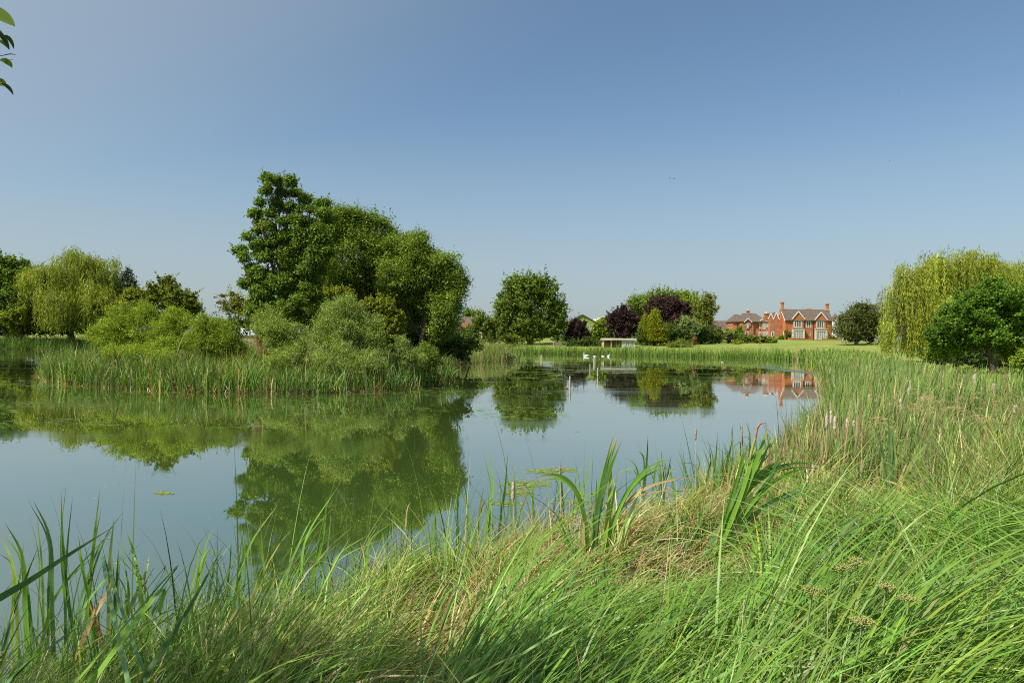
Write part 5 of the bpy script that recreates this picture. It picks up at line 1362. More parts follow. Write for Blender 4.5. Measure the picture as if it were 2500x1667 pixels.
# ------------------------------------------------------------------ birds and posts
M_sw = plain('white_feather', (0.8, 0.79, 0.75), 0.7)
M_bill = plain('orange_bill', (0.65, 0.22, 0.03), 0.5)
M_blk = plain('black_feather', (0.02, 0.02, 0.022), 0.6)
M_brn = plain('brown_feather', (0.13, 0.085, 0.05), 0.8)
def body_mesh(name, secs, mat, parent, sides=12):
    """secs: (x, z, halfwidth, halfheight) cross-sections along x"""
    V = []; n = len(secs)
    for (x, z, hw_, hh_) in secs:
        for k in range(sides):
            a = 2 * math.pi * k / sides
            V.append((x, hw_ * math.cos(a), z + hh_ * math.sin(a)))
    F_ = [[i * sides + k, i * sides + (k + 1) % sides, (i + 1) * sides + (k + 1) % sides, (i + 1) * sides + k] for i in range(n - 1) for k in range(sides)]
    F_ += [list(range(sides))[::-1], [(n - 1) * sides + k for k in range(sides)]]
    me = bpy.data.meshes.new(name); me.from_pydata(V, [], F_); me.update()
    for p_ in me.polygons: p_.use_smooth = True
    o = bpy.data.objects.new(name, me); COL.objects.link(o); me.materials.append(mat); o.parent = parent
    return o
def swan(px, py, rz, label, neck=True, s=1.0, g='white swans on the lake'):
    p_ = gpt(px, py)
    e = empty('swan', (p_[0], p_[1], 0), label, 'swan', g, rz)
    e.scale = (s, s, s)
    body_mesh('body', [(-0.72, 0.30, 0.02, 0.015), (-0.58, 0.24, 0.10, 0.07), (-0.35, 0.17, 0.24, 0.19), (0.0, 0.13, 0.29, 0.24), (0.3, 0.12, 0.24, 0.21), (0.48, 0.12, 0.12, 0.13), (0.55, 0.13, 0.03, 0.04)], M_sw, e)
    if neck:
        V, Fa = tube([(0.42, 0, 0.15), (0.56, 0, 0.30), (0.50, 0, 0.48), (0.40, 0, 0.62), (0.42, 0, 0.74), (0.52, 0, 0.80), (0.64, 0, 0.77)], [0.085, 0.06, 0.045, 0.04, 0.042, 0.06, 0.03], 8)
        o = mesh_obj('neck_and_head', V, Fa, M_sw, None, smooth=True); o.parent = e
        V, Fa = tube([(0.63, 0, 0.775), (0.76, 0, 0.74)], [0.028, 0.012], 6)
        o = mesh_obj('bill', V, Fa, M_bill, None); o.parent = e
    else:
        V, Fa = tube([(0.42, 0, 0.12), (0.62, 0, 0.2), (0.74, 0, 0.1), (0.8, 0, -0.06)], [0.08, 0.05, 0.04, 0.035], 8)
        o = mesh_obj('neck_and_head', V, Fa, M_sw, None, smooth=True); o.parent = e
    return e
swan(1431, 870.5, math.pi, 'white swan gliding left with raised neck, leftmost on the lake', s=0.82)
swan(1452, 870.5, 0.2, 'white swan with its head dipped, second from the left', neck=False, s=0.45)
swan(1472, 870.5, 0.1, 'white swan with its head dipped, nearest to the cabin reflection', neck=False, s=0.45)
swan(1486, 870.5, -1.4, 'white swan facing the camera with upright neck, rightmost of the four', s=0.75)
def duck(px, py, rz, label, mat, kind='duck', patch=None, s=1.0):
    p_ = gpt(px, py)
    e = empty(kind, (p_[0], p_[1], 0), label, kind, 'ducks and coots on the lake', rz)
    e.scale = (s * 0.55, s * 0.55, s * 0.55)
    body_mesh('body', [(-0.24, 0.10, 0.01, 0.01), (-0.16, 0.06, 0.06, 0.05), (0.0, 0.04, 0.10, 0.09), (0.13, 0.04, 0.08, 0.08), (0.19, 0.05, 0.03, 0.03)], mat, e, 10)
    V, Fa = tube([(0.14, 0, 0.07), (0.19, 0, 0.15), (0.2, 0, 0.2), (0.25, 0, 0.2)], [0.045, 0.032, 0.045, 0.02], 8)
    o = mesh_obj('head', V, Fa, patch or mat, None, smooth=True); o.parent = e
    V, Fa = tube([(0.24, 0, 0.2), (0.31, 0, 0.185)], [0.014, 0.008], 6)
    o = mesh_obj('bill', V, Fa, M_sw if kind == 'coot' else M_bill, None); o.parent = e
duck(1383, 949, 2.8, 'brown duck floating left of the leaning white post', M_brn)
duck(1625, 889, 3.4, 'black coot with a white bill under the tree reflections', M_blk, 'coot', s=1.5)
duck(1518, 883, 0.3, 'dark duck left of the cabin reflection', M_brn, s=1.3)
duck(1930, 893.5, 3.1, 'small duck making the ripples before the far reeds', M_brn, s=1.2)
duck(1763, 884.5, 3.1, 'pale duck below the lawn near the far reeds', M_sw, s=1.0)
duck(1460.5, 920, 1.0, 'dark duck at the foot of the middle white post', M_blk, s=0.9)
def post(px, ytop, ybot, label, lean=0.0, r_=0.045):
    p_ = gpt(px, ybot)
    zt = at(px, ytop, p_[1])[2]
    e = MB().lathe(0, 0, [(r_, -0.8), (r_, zt * 0.5), (r_ * 0.95, zt), (r_ * 0.6, zt + 0.015)], 9).build('mooring_post', M_postw, None)
    e.location = (p_[0], p_[1], 0); e.rotation_euler = (0.0, lean, 0.0)
    tag(e, label, 'post', 'pale wooden posts standing in the lake')
M_postw = noise_mat('bleached_wood', (0.42, 0.37, 0.28), (0.6, 0.55, 0.44), 9, 0.9, stretch=(1, 1, 0.3))
post(1391, 919, 949, 'nearest and tallest bleached post in the lake, left of the others', 0.01)
post(1440.5, 889, 901, 'thin bleached post between the nearest post and the paired posts', 0.0)
post(1459.5, 898, 920, 'bleached post below the paired posts', 0.0)
post(1450, 873, 887, 'left one of the paired thin posts below the swans', 0.0, 0.06)
post(1452.8, 872, 886, 'right one of the paired thin posts below the swans', 0.0, 0.06)
post(1320, 868, 880, 'left short stake before the round tree\'s reeds', 0.03, 0.05)
post(1323, 866, 879, 'right short stake before the round tree\'s reeds', -0.04, 0.05)
post(1148.5, 843, 874, 'bleached stake rising from the reeds of the spit', 0.0, 0.06)
# birds in the sky
for (px, py, D, lb, rz) in ((1635, 435.5, 150, 'tiny dark bird flying, left one of the pair in the sky', 0.2), (1646, 436.5, 155, 'tiny dark bird flying, right one of the pair in the sky', 0.5), (2195, 220, 190, 'tiny lone bird high in the right of the sky', 0.9), (2172, 394, 190, 'tiny lone bird above the brick house', 2.2)):
    p_ = at(px, py, D)
    e = empty('bird', p_, lb, 'bird', 'birds in the sky', rz)
    body_mesh('body', [(-0.2, 0, 0.01, 0.01), (-0.1, 0, 0.04, 0.04), (0.05, 0, 0.05, 0.05), (0.15, 0, 0.03, 0.03), (0.2, 0, 0.01, 0.01)], M_blk, e, 8)
    for s_ in (-1, 1):
        MB().add([(0.08, s_ * 0.03, 0.02), (-0.06, s_ * 0.03, 0.02), (-0.02, s_ * 0.3, 0.12), (-0.1, s_ * 0.52, 0.05), (0.08, s_ * 0.26, 0.13), (0.0, s_ * 0.15, 0.06)], [[0, 4, 2, 1], [4, 3, 2]]).build('wing', M_blk, e)
# blackbird on the lawn and things in the reeds
p_ = at(1855, 841, 158); zl = H(p_[0], 158)
e = empty('crow', (p_[0], 158, zl), 'black crow standing on the lawn before the garden border', 'bird', rz=2.9)
body_mesh('body', [(-0.3, 0.14, 0.02, 0.01), (-0.15, 0.18, 0.07, 0.06), (0.02, 0.2, 0.09, 0.09), (0.14, 0.24, 0.05, 0.06), (0.2, 0.32, 0.045, 0.05), (0.3, 0.31, 0.01, 0.01)], M_blk, e, 9)
for s_ in (-.03, .03):
    V, Fa = tube([(0, s_, 0.13), (0, s_, 0)], [0.01, 0.008], 5); o = mesh_obj('leg', V, Fa, M_blk, None); o.parent = e
a_ = at(1878, 860, 124); b_ = at(1871, 853, 124)
V, Fa = tube([a_, (a_ + b_) / 2, b_], [0.05, 0.05, 0.04], 7)
o = mesh_obj('white_pole', V, Fa, M_white, None); tag(o, 'thin white pole slanting out of the far reeds below the lawn', 'pole')

# ------------------------------------------------------------------ floating weed and specks
def floats(name, label, P2, s0, s1, col, stretch=1.0, z=0.006):
    n = len(P2)
    s = rng.uniform(s0, s1, n)
    a = rng.uniform(0, 6.28, n)
    k = 6
    V = np.zeros((n, k, 3))
    for i in range(k):
        th = 2 * math.pi * i / k
        rr = s * rng.uniform(0.6, 1.2, n)
        V[:, i, 0] = P2[:, 0] + rr * math.cos(th) * stretch
        V[:, i, 1] = P2[:, 1] + rr * np.sin(th)
        V[:, i, 2] = z + rng.uniform(0, 0.004, n)
    o = mesh_obj(name, V.reshape(-1, 3), np.arange(n * k).reshape(n, k), M_blade, col=np.repeat(col, k, axis=0))
    return tag(o, label, 'floating weed', kind='stuff')
def inwater(P): 
    d, _ = shore_d(P); return P[d < -0.2]
# yellow duckweed mats near the sedge
pts = []
for (px, py, rw, rh, n_) in ((1285, 1182, 46, 8, 700), (1330, 1150, 45, 5, 500), (1375, 1147, 28, 4, 300), (1262, 1202, 30, 7, 420), (1240, 1228, 36, 6, 220), (1470, 1205, 34, 6, 160), (1400, 1225, 50, 8, 200), (400, 1203, 18, 3.0, 170), (1560, 1150, 50, 5, 60)):
    q = np.stack([px + rng.normal(0, 0.62, n_) * rw, py + rng.normal(0, 0.62, n_) * rh], 1)
    q = q[(np.sin(q[:, 0] * 0.45) + np.sin(q[:, 1] * 1.3 + q[:, 0] * 0.1) + rng.normal(0, .5, len(q))) > -0.4]
    pts += [gpt(x, y)[:2] for x, y in q]
P = inwater(np.array(pts))
floats('duckweed', 'patches of yellow green duckweed floating off the near bank', P, 0.006, 0.024, pick(len(P), dict(yell=3, olive=2, goatw=2)) * 1.1, 1.6)
# pale fluff and debris scattered over the near water
P = wedge(500, 4, 40, -0.8, 0.55)
k = vnoise(P, 0.5, 2) + vnoise(P, 0.13, 7) * 0.8 + rng.normal(0, 0.35, len(P)) > 0.35
P = inwater(P[k])
floats('floating_debris', 'pale specks of seed fluff drifting over the lake', P, 0.004, 0.012, pick(len(P), dict(straw=2, pale=2, silver=2)), 2.0)
# submerged weed reaching the surface further out
P = wedge(5200, 42, 120, -0.16, 0.36)
k = (vnoise(P, 0.22, 3) + vnoise(P, 0.6, 5) * 0.5 > 0.15) & (P[:, 1] > 40 + 40 * np.abs(rng.normal(0, .6, len(P))))
P = inwater(P[k])
n = len(P)
floats('pond_weed', 'thin streaks of pond weed lying on the far water', P, 0.03, 0.12, pick(n, dict(silver=3, sage=2, olive=1)) * 0.9, 5.0)
P = np.column_stack([rng.uniform(-34, 2, 15000), rng.uniform(12, 38, 15000)])
P = P[(vnoise(P, 0.4, 9) + 0.6 * vnoise(P, 1.1, 10) > 0.25)]; P = inwater(P)
P = P[P[:, 1] > 19]
floats('pond_weed', 'faint scum drifting in the island reflection', P, 0.006, 0.030, pick(len(P), dict(sage=3, silver=1, yell=3)) * 0.8, 6.0)

# ------------------------------------------------------------------ single cattails and hero plants
def ribbon(pts, width, col, tipcol=None, seg=16, face=None):
    """flat leaf along a smooth path through pts (world), width w"""
    pts = np.asarray(pts, float)
    if len(pts) == 3:
        t = np.linspace(0, 1, seg)[:, None]
        c1 = 2 * pts[1] - 0.5 * (pts[0] + pts[2])
        C = (1 - t) ** 2 * pts[0] + 2 * t * (1 - t) * c1 + t ** 2 * pts[2]
    elif len(pts) == 4:
        q_ = np.concatenate([[2 * pts[0] - pts[1]], pts, [2 * pts[3] - pts[2]]])
        C = []
        for i_ in range(3):
            for tt_ in np.linspace(0, 1, 6, endpoint=(i_ == 2)):
                a0, a1, a2, a3 = q_[i_:i_ + 4]
                C.append(0.5 * (2 * a1 + (a2 - a0) * tt_ + (2 * a0 - 5 * a1 + 4 * a2 - a3) * tt_ ** 2 + (3 * a1 - a0 - 3 * a2 + a3) * tt_ ** 3))
        C = np.array(C); t = np.linspace(0, 1, len(C))[:, None]
    else:
        t = np.linspace(0, 1, seg)[:, None]
        C = pts[0] * (1 - t) + pts[1] * t
    T = unit(np.gradient(C, axis=0))
    f = np.array(face if face is not None else (0.25, -1, 0.3), float)
    S = unit(np.cross(T, f))
    tt = t[:, 0]
    prof = np.clip(np.minimum(0.55 + tt * 2.2, 1) * (1 - np.clip((tt - 0.35) / 0.65, 0, 1) ** 2.2), 0.02, 1) * width * 0.5
    B = np.cross(T, S)
    V = np.stack([C - S * prof[:, None], C + B * (prof * 0.18)[:, None], C + S * prof[:, None]], 1).reshape(-1, 3)
    n = len(C)
    F_ = []
    for i in range(n - 1):
        for j in (0, 1): F_.append([3 * i + j, 3 * i + j + 1, 3 * i + j + 4, 3 * i + j + 3])
    cc = np.repeat(np.tile(np.array(col, float), (n, 1)) * np.exp(rng.normal(0, 0.07, (n, 1))), 3, axis=0) * np.tile(np.array([[1.08], [0.86], [1.0]]), (n, 1))
    if tipcol is not None:
        mm = np.repeat(np.clip((tt - 0.82) / 0.18, 0, 1), 3)[:, None]
        cc = cc * (1 - mm) + np.array(tipcol) * mm
    return V, np.array(F_), cc

def px(x, y, D): return at(x * 1.0631, y * 1.0631, D)   # x, y read off the 2352 px wide view

def cattail_clump(name, label, base, D, leaves, seed=0):
    """leaves: (list of display points root, mid, tip), width m, colour key, depth shift of tip"""
    rg = np.random.default_rng(seed)
    b = px(base[0], base[1], D)
    e = empty(name, (b[0], b[1], H(b[0], b[1])), label, 'plant')
    acc = Acc()
    more = []
    for (pts, w_, ck, dd) in leaves + (leaves if base[0] in (1650, 2045, 1360) else []):
        if rg.random() < 0.8 and len(pts) == 3:
            j_ = rg.normal(0, 1, 2) * 9
            more.append(([(pts[0][0] + rg.normal(0, 6), pts[0][1]), (pts[1][0] + j_[0] * 0.6, pts[1][1] + 6), (pts[2][0] + j_[0] * 1.8, pts[2][1] + abs(j_[1]) * 3.0)], w_ * 0.7, ck, dd))
    for (pts, w_, ck, dd) in leaves + more:
        n_ = len(pts)
        P = [px(x, y, D + dd * i / (n_ - 1) + rg.normal(0, 0.02)) for i, (x, y) in enumerate(pts)]
        gz_ = max(H(P[0][0], P[0][1]), -0.3)
        if P[0][2] > gz_ + 0.08:
            dn_ = (P[0][2] - gz_)
            dd_ = (P[0] - P[1]) / (abs(P[0][2] - P[1][2]) + 1e-3) * dn_ * 0.8
            g0 = P[0] + np.array([dd_[0], dd_[1] * 0.5, 0]); g0[2] = max(H(g0[0], g0[1]), -0.3)
            P = [g0] + P
        c = np.array(PAL[ck]) * np.exp(rg.normal(0, 0.1))
        acc.add(*ribbon(P, w_ * 1.1, c * 1.6, np.array(PAL['tan']) if rg.random() < 0.7 else None, face=(rg.normal(0, 0.22), -1, rg.normal(0.25, 0.15))))
    acc.build('leaves', M_blade, e)
    return e

cattail_clump('cattail_plant', 'upright clump of broad cattail leaves in the middle foreground', (1360, 1350), 5.0, [
    ([(1362, 1350), (1375, 1150), (1418, 998)], 0.05, 'green', 0.1), ([(1365, 1350), (1372, 1180), (1409, 998)], 0.035, 'blue', 0.0),
    ([(1350, 1350), (1325, 1130), (1225, 1101)], 0.028, 'green', -0.1), ([(1378, 1345), (1440, 1130), (1545, 1055)], 0.026, 'lush', 0.2),
    ([(1372, 1340), (1395, 1190), (1405, 1045)], 0.028, 'yell', 0.1), ([(1385, 1310), (1440, 1150), (1600, 1097)], 0.024, 'tan', 0.3),
    ([(1352, 1350), (1340, 1250), (1345, 1180)], 0.02, 'tan', 0.0), ([(1356, 1350), (1372, 1200), (1388, 1090)], 0.03, 'blue', 0.0),
    ([(1400, 1320), (1440, 1200), (1475, 1110)], 0.03, 'pale', 0.2), ([(1340, 1345), (1300, 1230), (1270, 1170)], 0.016, 'lush', -0.1),
    ([(1392, 1335), (1420, 1240), (1438, 1195)], 0.02, 'straw', 0.1)], 1)
cattail_clump('cattail_plant', 'leaning clump of long cattail leaves right of centre', (1650, 1270), 5.4, [
    ([(1620, 1280), (1700, 1130), (1768, 975)], 0.05, 'blue', 0.3), ([(1645, 1270), (1725, 1090), (1762, 985)], 0.04, 'green', 0.3), ([(1640, 1275), (1690, 1110), (1722, 1010)], 0.032, 'lush', 0.2),
    ([(1660, 1265), (1760, 1120), (1870, 1075)], 0.034, 'green', 0.4), ([(1665, 1270), (1740, 1140), (1810, 1020)], 0.03, 'deep', 0.3), ([(1675, 1270), (1760, 1160), (1915, 1105)], 0.034, 'blue', 0.4),
    ([(1655, 1268), (1740, 1095), (1905, 1070)], 0.026, 'deep', 0.5), ([(1685, 1270), (1760, 1190), (1860, 1130)], 0.036, 'green', 0.3), ([(1630, 1278), (1700, 1170), (1770, 1090)], 0.036, 'pale', 0.2),
    ([(1640, 1270), (1720, 1120), (1830, 1035)], 0.03, 'green', 0.4), ([(1690, 1275), (1780, 1230), (1890, 1165)], 0.028, 'blue', 0.2), ([(1640, 1270), (1665, 1190), (1705, 1165)], 0.02, 'tan', 0.1),
    ([(1655, 1270), (1700, 1130), (1790, 1000)], 0.03, 'blue', 0.3)], 2)
cattail_clump('cattail_plant', 'grey green cattail clump with dead leaves at its foot on the right', (2045, 1170), 7.2, [
    ([(2040, 1170), (2045, 1050), (2038, 945)], 0.045, 'blue', 0.1), ([(2048, 1170), (2052, 1060), (2048, 950)], 0.04, 'blue', 0.1), ([(2055, 1165), (2090, 1070), (2140, 1010)], 0.035, 'sage', 0.3),
    ([(2060, 1165), (2100, 1080), (2160, 1035)], 0.03, 'deep', 0.3), ([(2036, 1170), (2020, 1120), (2010, 1050)], 0.03, 'olive', 0), ([(2030, 1165), (2018, 1120), (2000, 1092)], 0.03, 'tan', -0.1),
    ([(2058, 1165), (2100, 1120), (2150, 1100)], 0.03, 'tan', 0.0), ([(2070, 1160), (2090, 1130), (2010, 1095)], 0.026, 'straw', 0.0), ([(2055, 1165), (2068, 1100), (2085, 1060)], 0.025, 'tan', 0.1)], 3)
cattail_clump('cattail_plant', 'tall upright cattail leaves in the water at the lower left', (140, 1340), 3.6, [
    ([(150, 1400), (140, 1250), (152, 1110)], 0.016, 'green', 0.0), ([(160, 1400), (145, 1260), (140, 1120)], 0.02, 'deep', 0.1), ([(120, 1400), (115, 1240), (75, 1145)], 0.018, 'blue', 0.0),
    ([(200, 1400), (215, 1250), (230, 1120)], 0.02, 'green', 0.0), ([(185, 1420), (235, 1250), (282, 1175)], 0.018, 'blue', 0.0), ([(250, 1420), (253, 1280), (262, 1190)], 0.02, 'sage', 0.0),
    ([(60, 1420), (52, 1280), (12, 1200)], 0.02, 'green', 0.0), ([(40, 1440), (30, 1300), (0, 1230)], 0.018, 'yell', 0.0), ([(100, 1420), (95, 1280), (82, 1160)], 0.016, 'green', 0.0), ([(330, 1420), (310, 1280), (288, 1215)], 0.02, 'green', 0.2),
    ([(290, 1420), (330, 1330), (345, 1262)], 0.02, 'sage', 0.2), ([(210, 1430), (190, 1300), (180, 1230)], 0.018, 'lush', 0.0), ([(350, 1440), (330, 1340), (265, 1235)], 0.016, 'sage', 0.2),
    ([(170, 1440), (240, 1330), (330, 1240)], 0.012, 'lush', 0.0), ([(20, 1450), (45, 1330), (55, 1240)], 0.018, 'deep', 0.0), ([(260, 1440), (268, 1340), (272, 1260)], 0.018, 'deep', 0.0),
    ([(290, 1440), (295, 1350), (280, 1270)], 0.016, 'green', 0.1), ([(200, 1440), (250, 1350), (262, 1300)], 0.014, 'tan', 0.0), ([(230, 1450), (200, 1350), (208, 1310)], 0.012, 'brown', 0.0),
    ([(100, 1460), (140, 1350), (270, 1205)], 0.016, 'green', 0.1), ([(70, 1440), (60, 1340), (40, 1260)], 0.02, 'blue', 0.1)], 4)
cattail_clump('cattail_plant', 'dark broad leaves thrusting up from the bottom left corner', (-200, 1620), 1.9, [
    ([(-190, 1520), (90, 1318), (262, 1208)], 0.021, 'deep', 0.5), ([(290, 1640), (420, 1420), (517, 1247)], 0.020, 'deep', 0.4), ([(230, 1500), (330, 1400), (398, 1312)], 0.015, 'green', 0.5),
    ([(-40, 1620), (120, 1480), (260, 1390)], 0.014, 'deep', 0.4), ([(-20, 1600), (10, 1480), (35, 1390)], 0.015, 'deep', 0.3), ([(310, 1640), (340, 1560), (372, 1480)], 0.014, 'blue', 0.3),
    ([(300, 1440), (370, 1410), (440, 1378)], 0.014, 'green', 0.4)], 5)
cattail_clump('cattail_plant', 'loose cattail leaves at the water edge left of centre', (560, 1330), 4.6, [
    ([(455, 1350), (470, 1260), (492, 1208)], 0.018, 'green', 0.0), ([(440, 1360), (452, 1290), (460, 1235)], 0.016, 'yell', 0.0), ([(545, 1350), (560, 1270), (545, 1200)], 0.014, 'green', 0.0), ([(560, 1340), (575, 1250), (640, 1155)], 0.018, 'green', 0.1),
    ([(610, 1340), (602, 1260), (596, 1165)], 0.012, 'green', 0.0), ([(690, 1330), (705, 1230), (775, 1118)], 0.016, 'lush', 0.1), ([(720, 1330), (740, 1240), (750, 1140)], 0.018, 'green', 0.1), ([(735, 1330), (752, 1260), (760, 1180)], 0.016, 'blue', 0.1),
    ([(450, 1380), (470, 1330), (540, 1235)], 0.014, 'lush', 0.1), ([(480, 1370), (490, 1310), (487, 1270)], 0.016, 'blue', 0.0), ([(655, 1330), (690, 1240), (715, 1190)], 0.016, 'lush', 0.1), ([(520, 1350), (530, 1280), (532, 1225)], 0.012, 'deep', 0.0),
    ([(840, 1310), (850, 1240), (900, 1200)], 0.014, 'green', 0.1), ([(760, 1320), (780, 1270), (850, 1225)], 0.012, 'yell', 0.0)], 6)
# standing leaves in the water's edge, between the clumps
cattail_clump('cattail_plant', 'thin cattail leaves standing in the shallows before the centre', (1080, 1200), 6.9, [
    ([(1000, 1210), (1000, 1160), (985, 1118)], 0.018, 'green', 0), ([(1075, 1210), (1072, 1140), (1062, 1105)], 0.02, 'green', 0), ([(1050, 1200), (1052, 1130), (1048, 1105)], 0.016, 'deep', 0), ([(1120, 1190), (1132, 1110), (1122, 1028)], 0.024, 'green', 0.1),
    ([(1150, 1190), (1160, 1120), (1166, 1040)], 0.024, 'deep', 0.1), ([(1185, 1180), (1183, 1110), (1174, 1058)], 0.02, 'blue', 0.1), ([(1225, 1170), (1222, 1120), (1208, 1085)], 0.018, 'green', 0.1), ([(1320, 1190), (1345, 1110), (1360, 1040)], 0.024, 'lush', 0),
    ([(1295, 1180), (1290, 1110), (1288, 1060)], 0.022, 'green', 0), ([(1100, 1200), (1105, 1150), (1112, 1115)], 0.018, 'olive', 0), ([(930, 1230), (935, 1170), (945, 1150)], 0.014, 'tan', 0), ([(890, 1240), (895, 1190), (900, 1155)], 0.016, 'deep', 0)], 7)
cattail_clump('cattail_plant', 'dark thin cattail leaves standing in the shallows right of centre', (1560, 1100), 8.6, [
    ([(1480, 1120), (1486, 1050), (1488, 998)], 0.028, 'deep', 0), ([(1500, 1120), (1508, 1070), (1532, 1040)], 0.022, 'green', 0), ([(1515, 1110), (1520, 1060), (1518, 1030)], 0.02, 'green', 0), ([(1580, 1110), (1570, 1070), (1555, 1025)], 0.022, 'blue', 0),
    ([(1545, 1110), (1540, 1080), (1538, 1050)], 0.02, 'green', 0), ([(1625, 1090), (1632, 1060), (1628, 1020)], 0.022, 'deep', 0), ([(1640, 1090), (1645, 1040), (1648, 990)], 0.024, 'green', 0), ([(1665, 1080), (1680, 1020), (1682, 975)], 0.026, 'green', 0),
    ([(1700, 1060), (1705, 1010), (1698, 968)], 0.024, 'deep', 0), ([(1720, 1060), (1722, 1000), (1712, 965)], 0.024, 'blue', 0), ([(1600, 1100), (1606, 1060), (1590, 1030)], 0.018, 'green', 0), ([(1470, 1110), (1460, 1070), (1440, 1050)], 0.02, 'lush', 0),
    ([(1520, 1120), (1524, 1085), (1530, 1060)], 0.02, 'blue', 0), ([(1528, 1120), (1535, 1080), (1542, 1045)], 0.018, 'deep', 0)], 8)

def cattail(x, ytop, yhead, ybase, D, label, w_=0.02, fluffy=False, bent=False, group='dry cattail heads'):
    if group != 'dry cattail heads': D = D * 0.82; w_ = w_ * 0.9
    """display pixels: spike tip, bottom of the seed head, bottom of the stem"""
    b = px(x, ybase, D); zb_ = H(b[0], b[1])
    e = empty('cattail', (b[0], b[1], zb_), label, 'cattail', group)
    h0 = px(x, yhead, D); h1 = px(x + 1, ytop, D)
    V, Fa = tube([np.array([b[0], b[1], zb_ - 0.05]), (b + h0) / 2 + np.array([0.01, 0, 0]), h0, h1 + np.array([0, 0, 0.10])], [0.006, 0.005, 0.004, 0.0015], 6)
    mesh_obj('stem', V, Fa, M_strawy, e)
    rg = np.random.default_rng(int(x * 7 + ytop))
    n_ = 9; pth = [h0 + (h1 - h0) * i / (n_ - 1) for i in range(n_)]
    r_ = [w_ * 0.5 * (0.45 if i in (0, n_ - 1) else 1) * rg.uniform(0.75, 1.35 if fluffy else 1.1) for i in range(n_)]
    V, Fa = tube(pth, r_, 9)
    mesh_obj('seed_head', V, Fa, M_fluff if fluffy else M_head, e, smooth=True)
    return e
M_strawy = noise_mat('dry_stem', (0.36, 0.28, 0.17), (0.5, 0.42, 0.28), 20, 0.8)
M_head = noise_mat('seed_head_tan', (0.26, 0.16, 0.10), (0.48, 0.37, 0.27), 60, 1.0, bump=1.0)
M_fluff = noise_mat('seed_head_fluff', (0.42, 0.33, 0.26), (0.60, 0.50, 0.42), 45, 1.0, bump=1.0)
cattail(1597, 985, 1010, 1110, 8.0, 'tan cattail on a bare stem standing clear against the water', 0.026)
cattail(1703, 978, 1018, 1090, 8.2, 'slim broken cattail just left of the leaning leaf clump', 0.02)
cattail(1178, 1105, 1150, 1190, 6.4, 'pale shaggy cattail low over the duckweed left of centre', 0.028, True)
cattail(1286, 1068, 1090, 1180, 6.6, 'thin pale cattail beside the crossed central leaves', 0.018)
cattail(1520, 1060, 1080, 1130, 7.6, 'small brown cattail stub right of the upright clump', 0.018)
for i, (x_, y0_, y1_, D_) in enumerate([(1898, 948, 985, 11.5), (1908, 942, 975, 11.8), (1917, 955, 990, 11.3), (1866, 1065, 1095, 9.2), (1872, 1075, 1100, 9.4), (1960, 965, 985, 13), (1983, 952, 975, 13.5), (1945, 960, 985, 12.6),
                                        (1995, 905, 925, 17), (2012, 912, 935, 16), (2043, 925, 945, 15), (2030, 905, 930, 17), (2068, 915, 955, 14.5), (2086, 890, 920, 16.5), (2090, 872, 900, 18), (2000, 930, 950, 15.5), (2122, 905, 925, 16), (1972, 915, 935, 18),
                                        (2210, 905, 925, 16), (2238, 858, 890, 24), (2282, 880, 905, 19), (2330, 930, 950, 12.5)]):
    cattail(x_, y0_, y1_, y1_ + 60, D_, 'pale fluffy cattail head standing up in the reed bed on the right bank', 0.055 * D_ / 15, True, group='fluffy cattail heads in the right reed bed')
# the bent brown stalk above the leaning clump
b = px(1712, 1110, 5.6); e = empty('bent_stalk', (b[0], b[1], H(b[0], b[1])), 'yellow green stalk whose brown dead tip hooks over to the right', 'plant stalk')
pp_ = [px(x_, y_, 5.6) for x_, y_ in ((1695, 1180), (1710, 1110), (1725, 1040), (1735, 1005))]
V, Fa = tube(pp_, [0.010, 0.011, 0.012, 0.010], 8); mesh_obj('stalk', V, Fa, noise_mat('stalk_green', (0.22, 0.24, 0.04), (0.3, 0.3, 0.06), 12), e, smooth=True)
pp_ = [px(x_, y_, 5.6) for x_, y_ in ((1735, 1005), (1738, 985), (1745, 973), (1757, 969), (1760, 978))]
V, Fa = tube(pp_, [0.009, 0.010, 0.008, 0.007, 0.003], 7); mesh_obj('dead_tip', V, Fa, noise_mat('dead_brown', (0.26, 0.13, 0.07), (0.4, 0.22, 0.13), 30, 0.9), e, smooth=True)

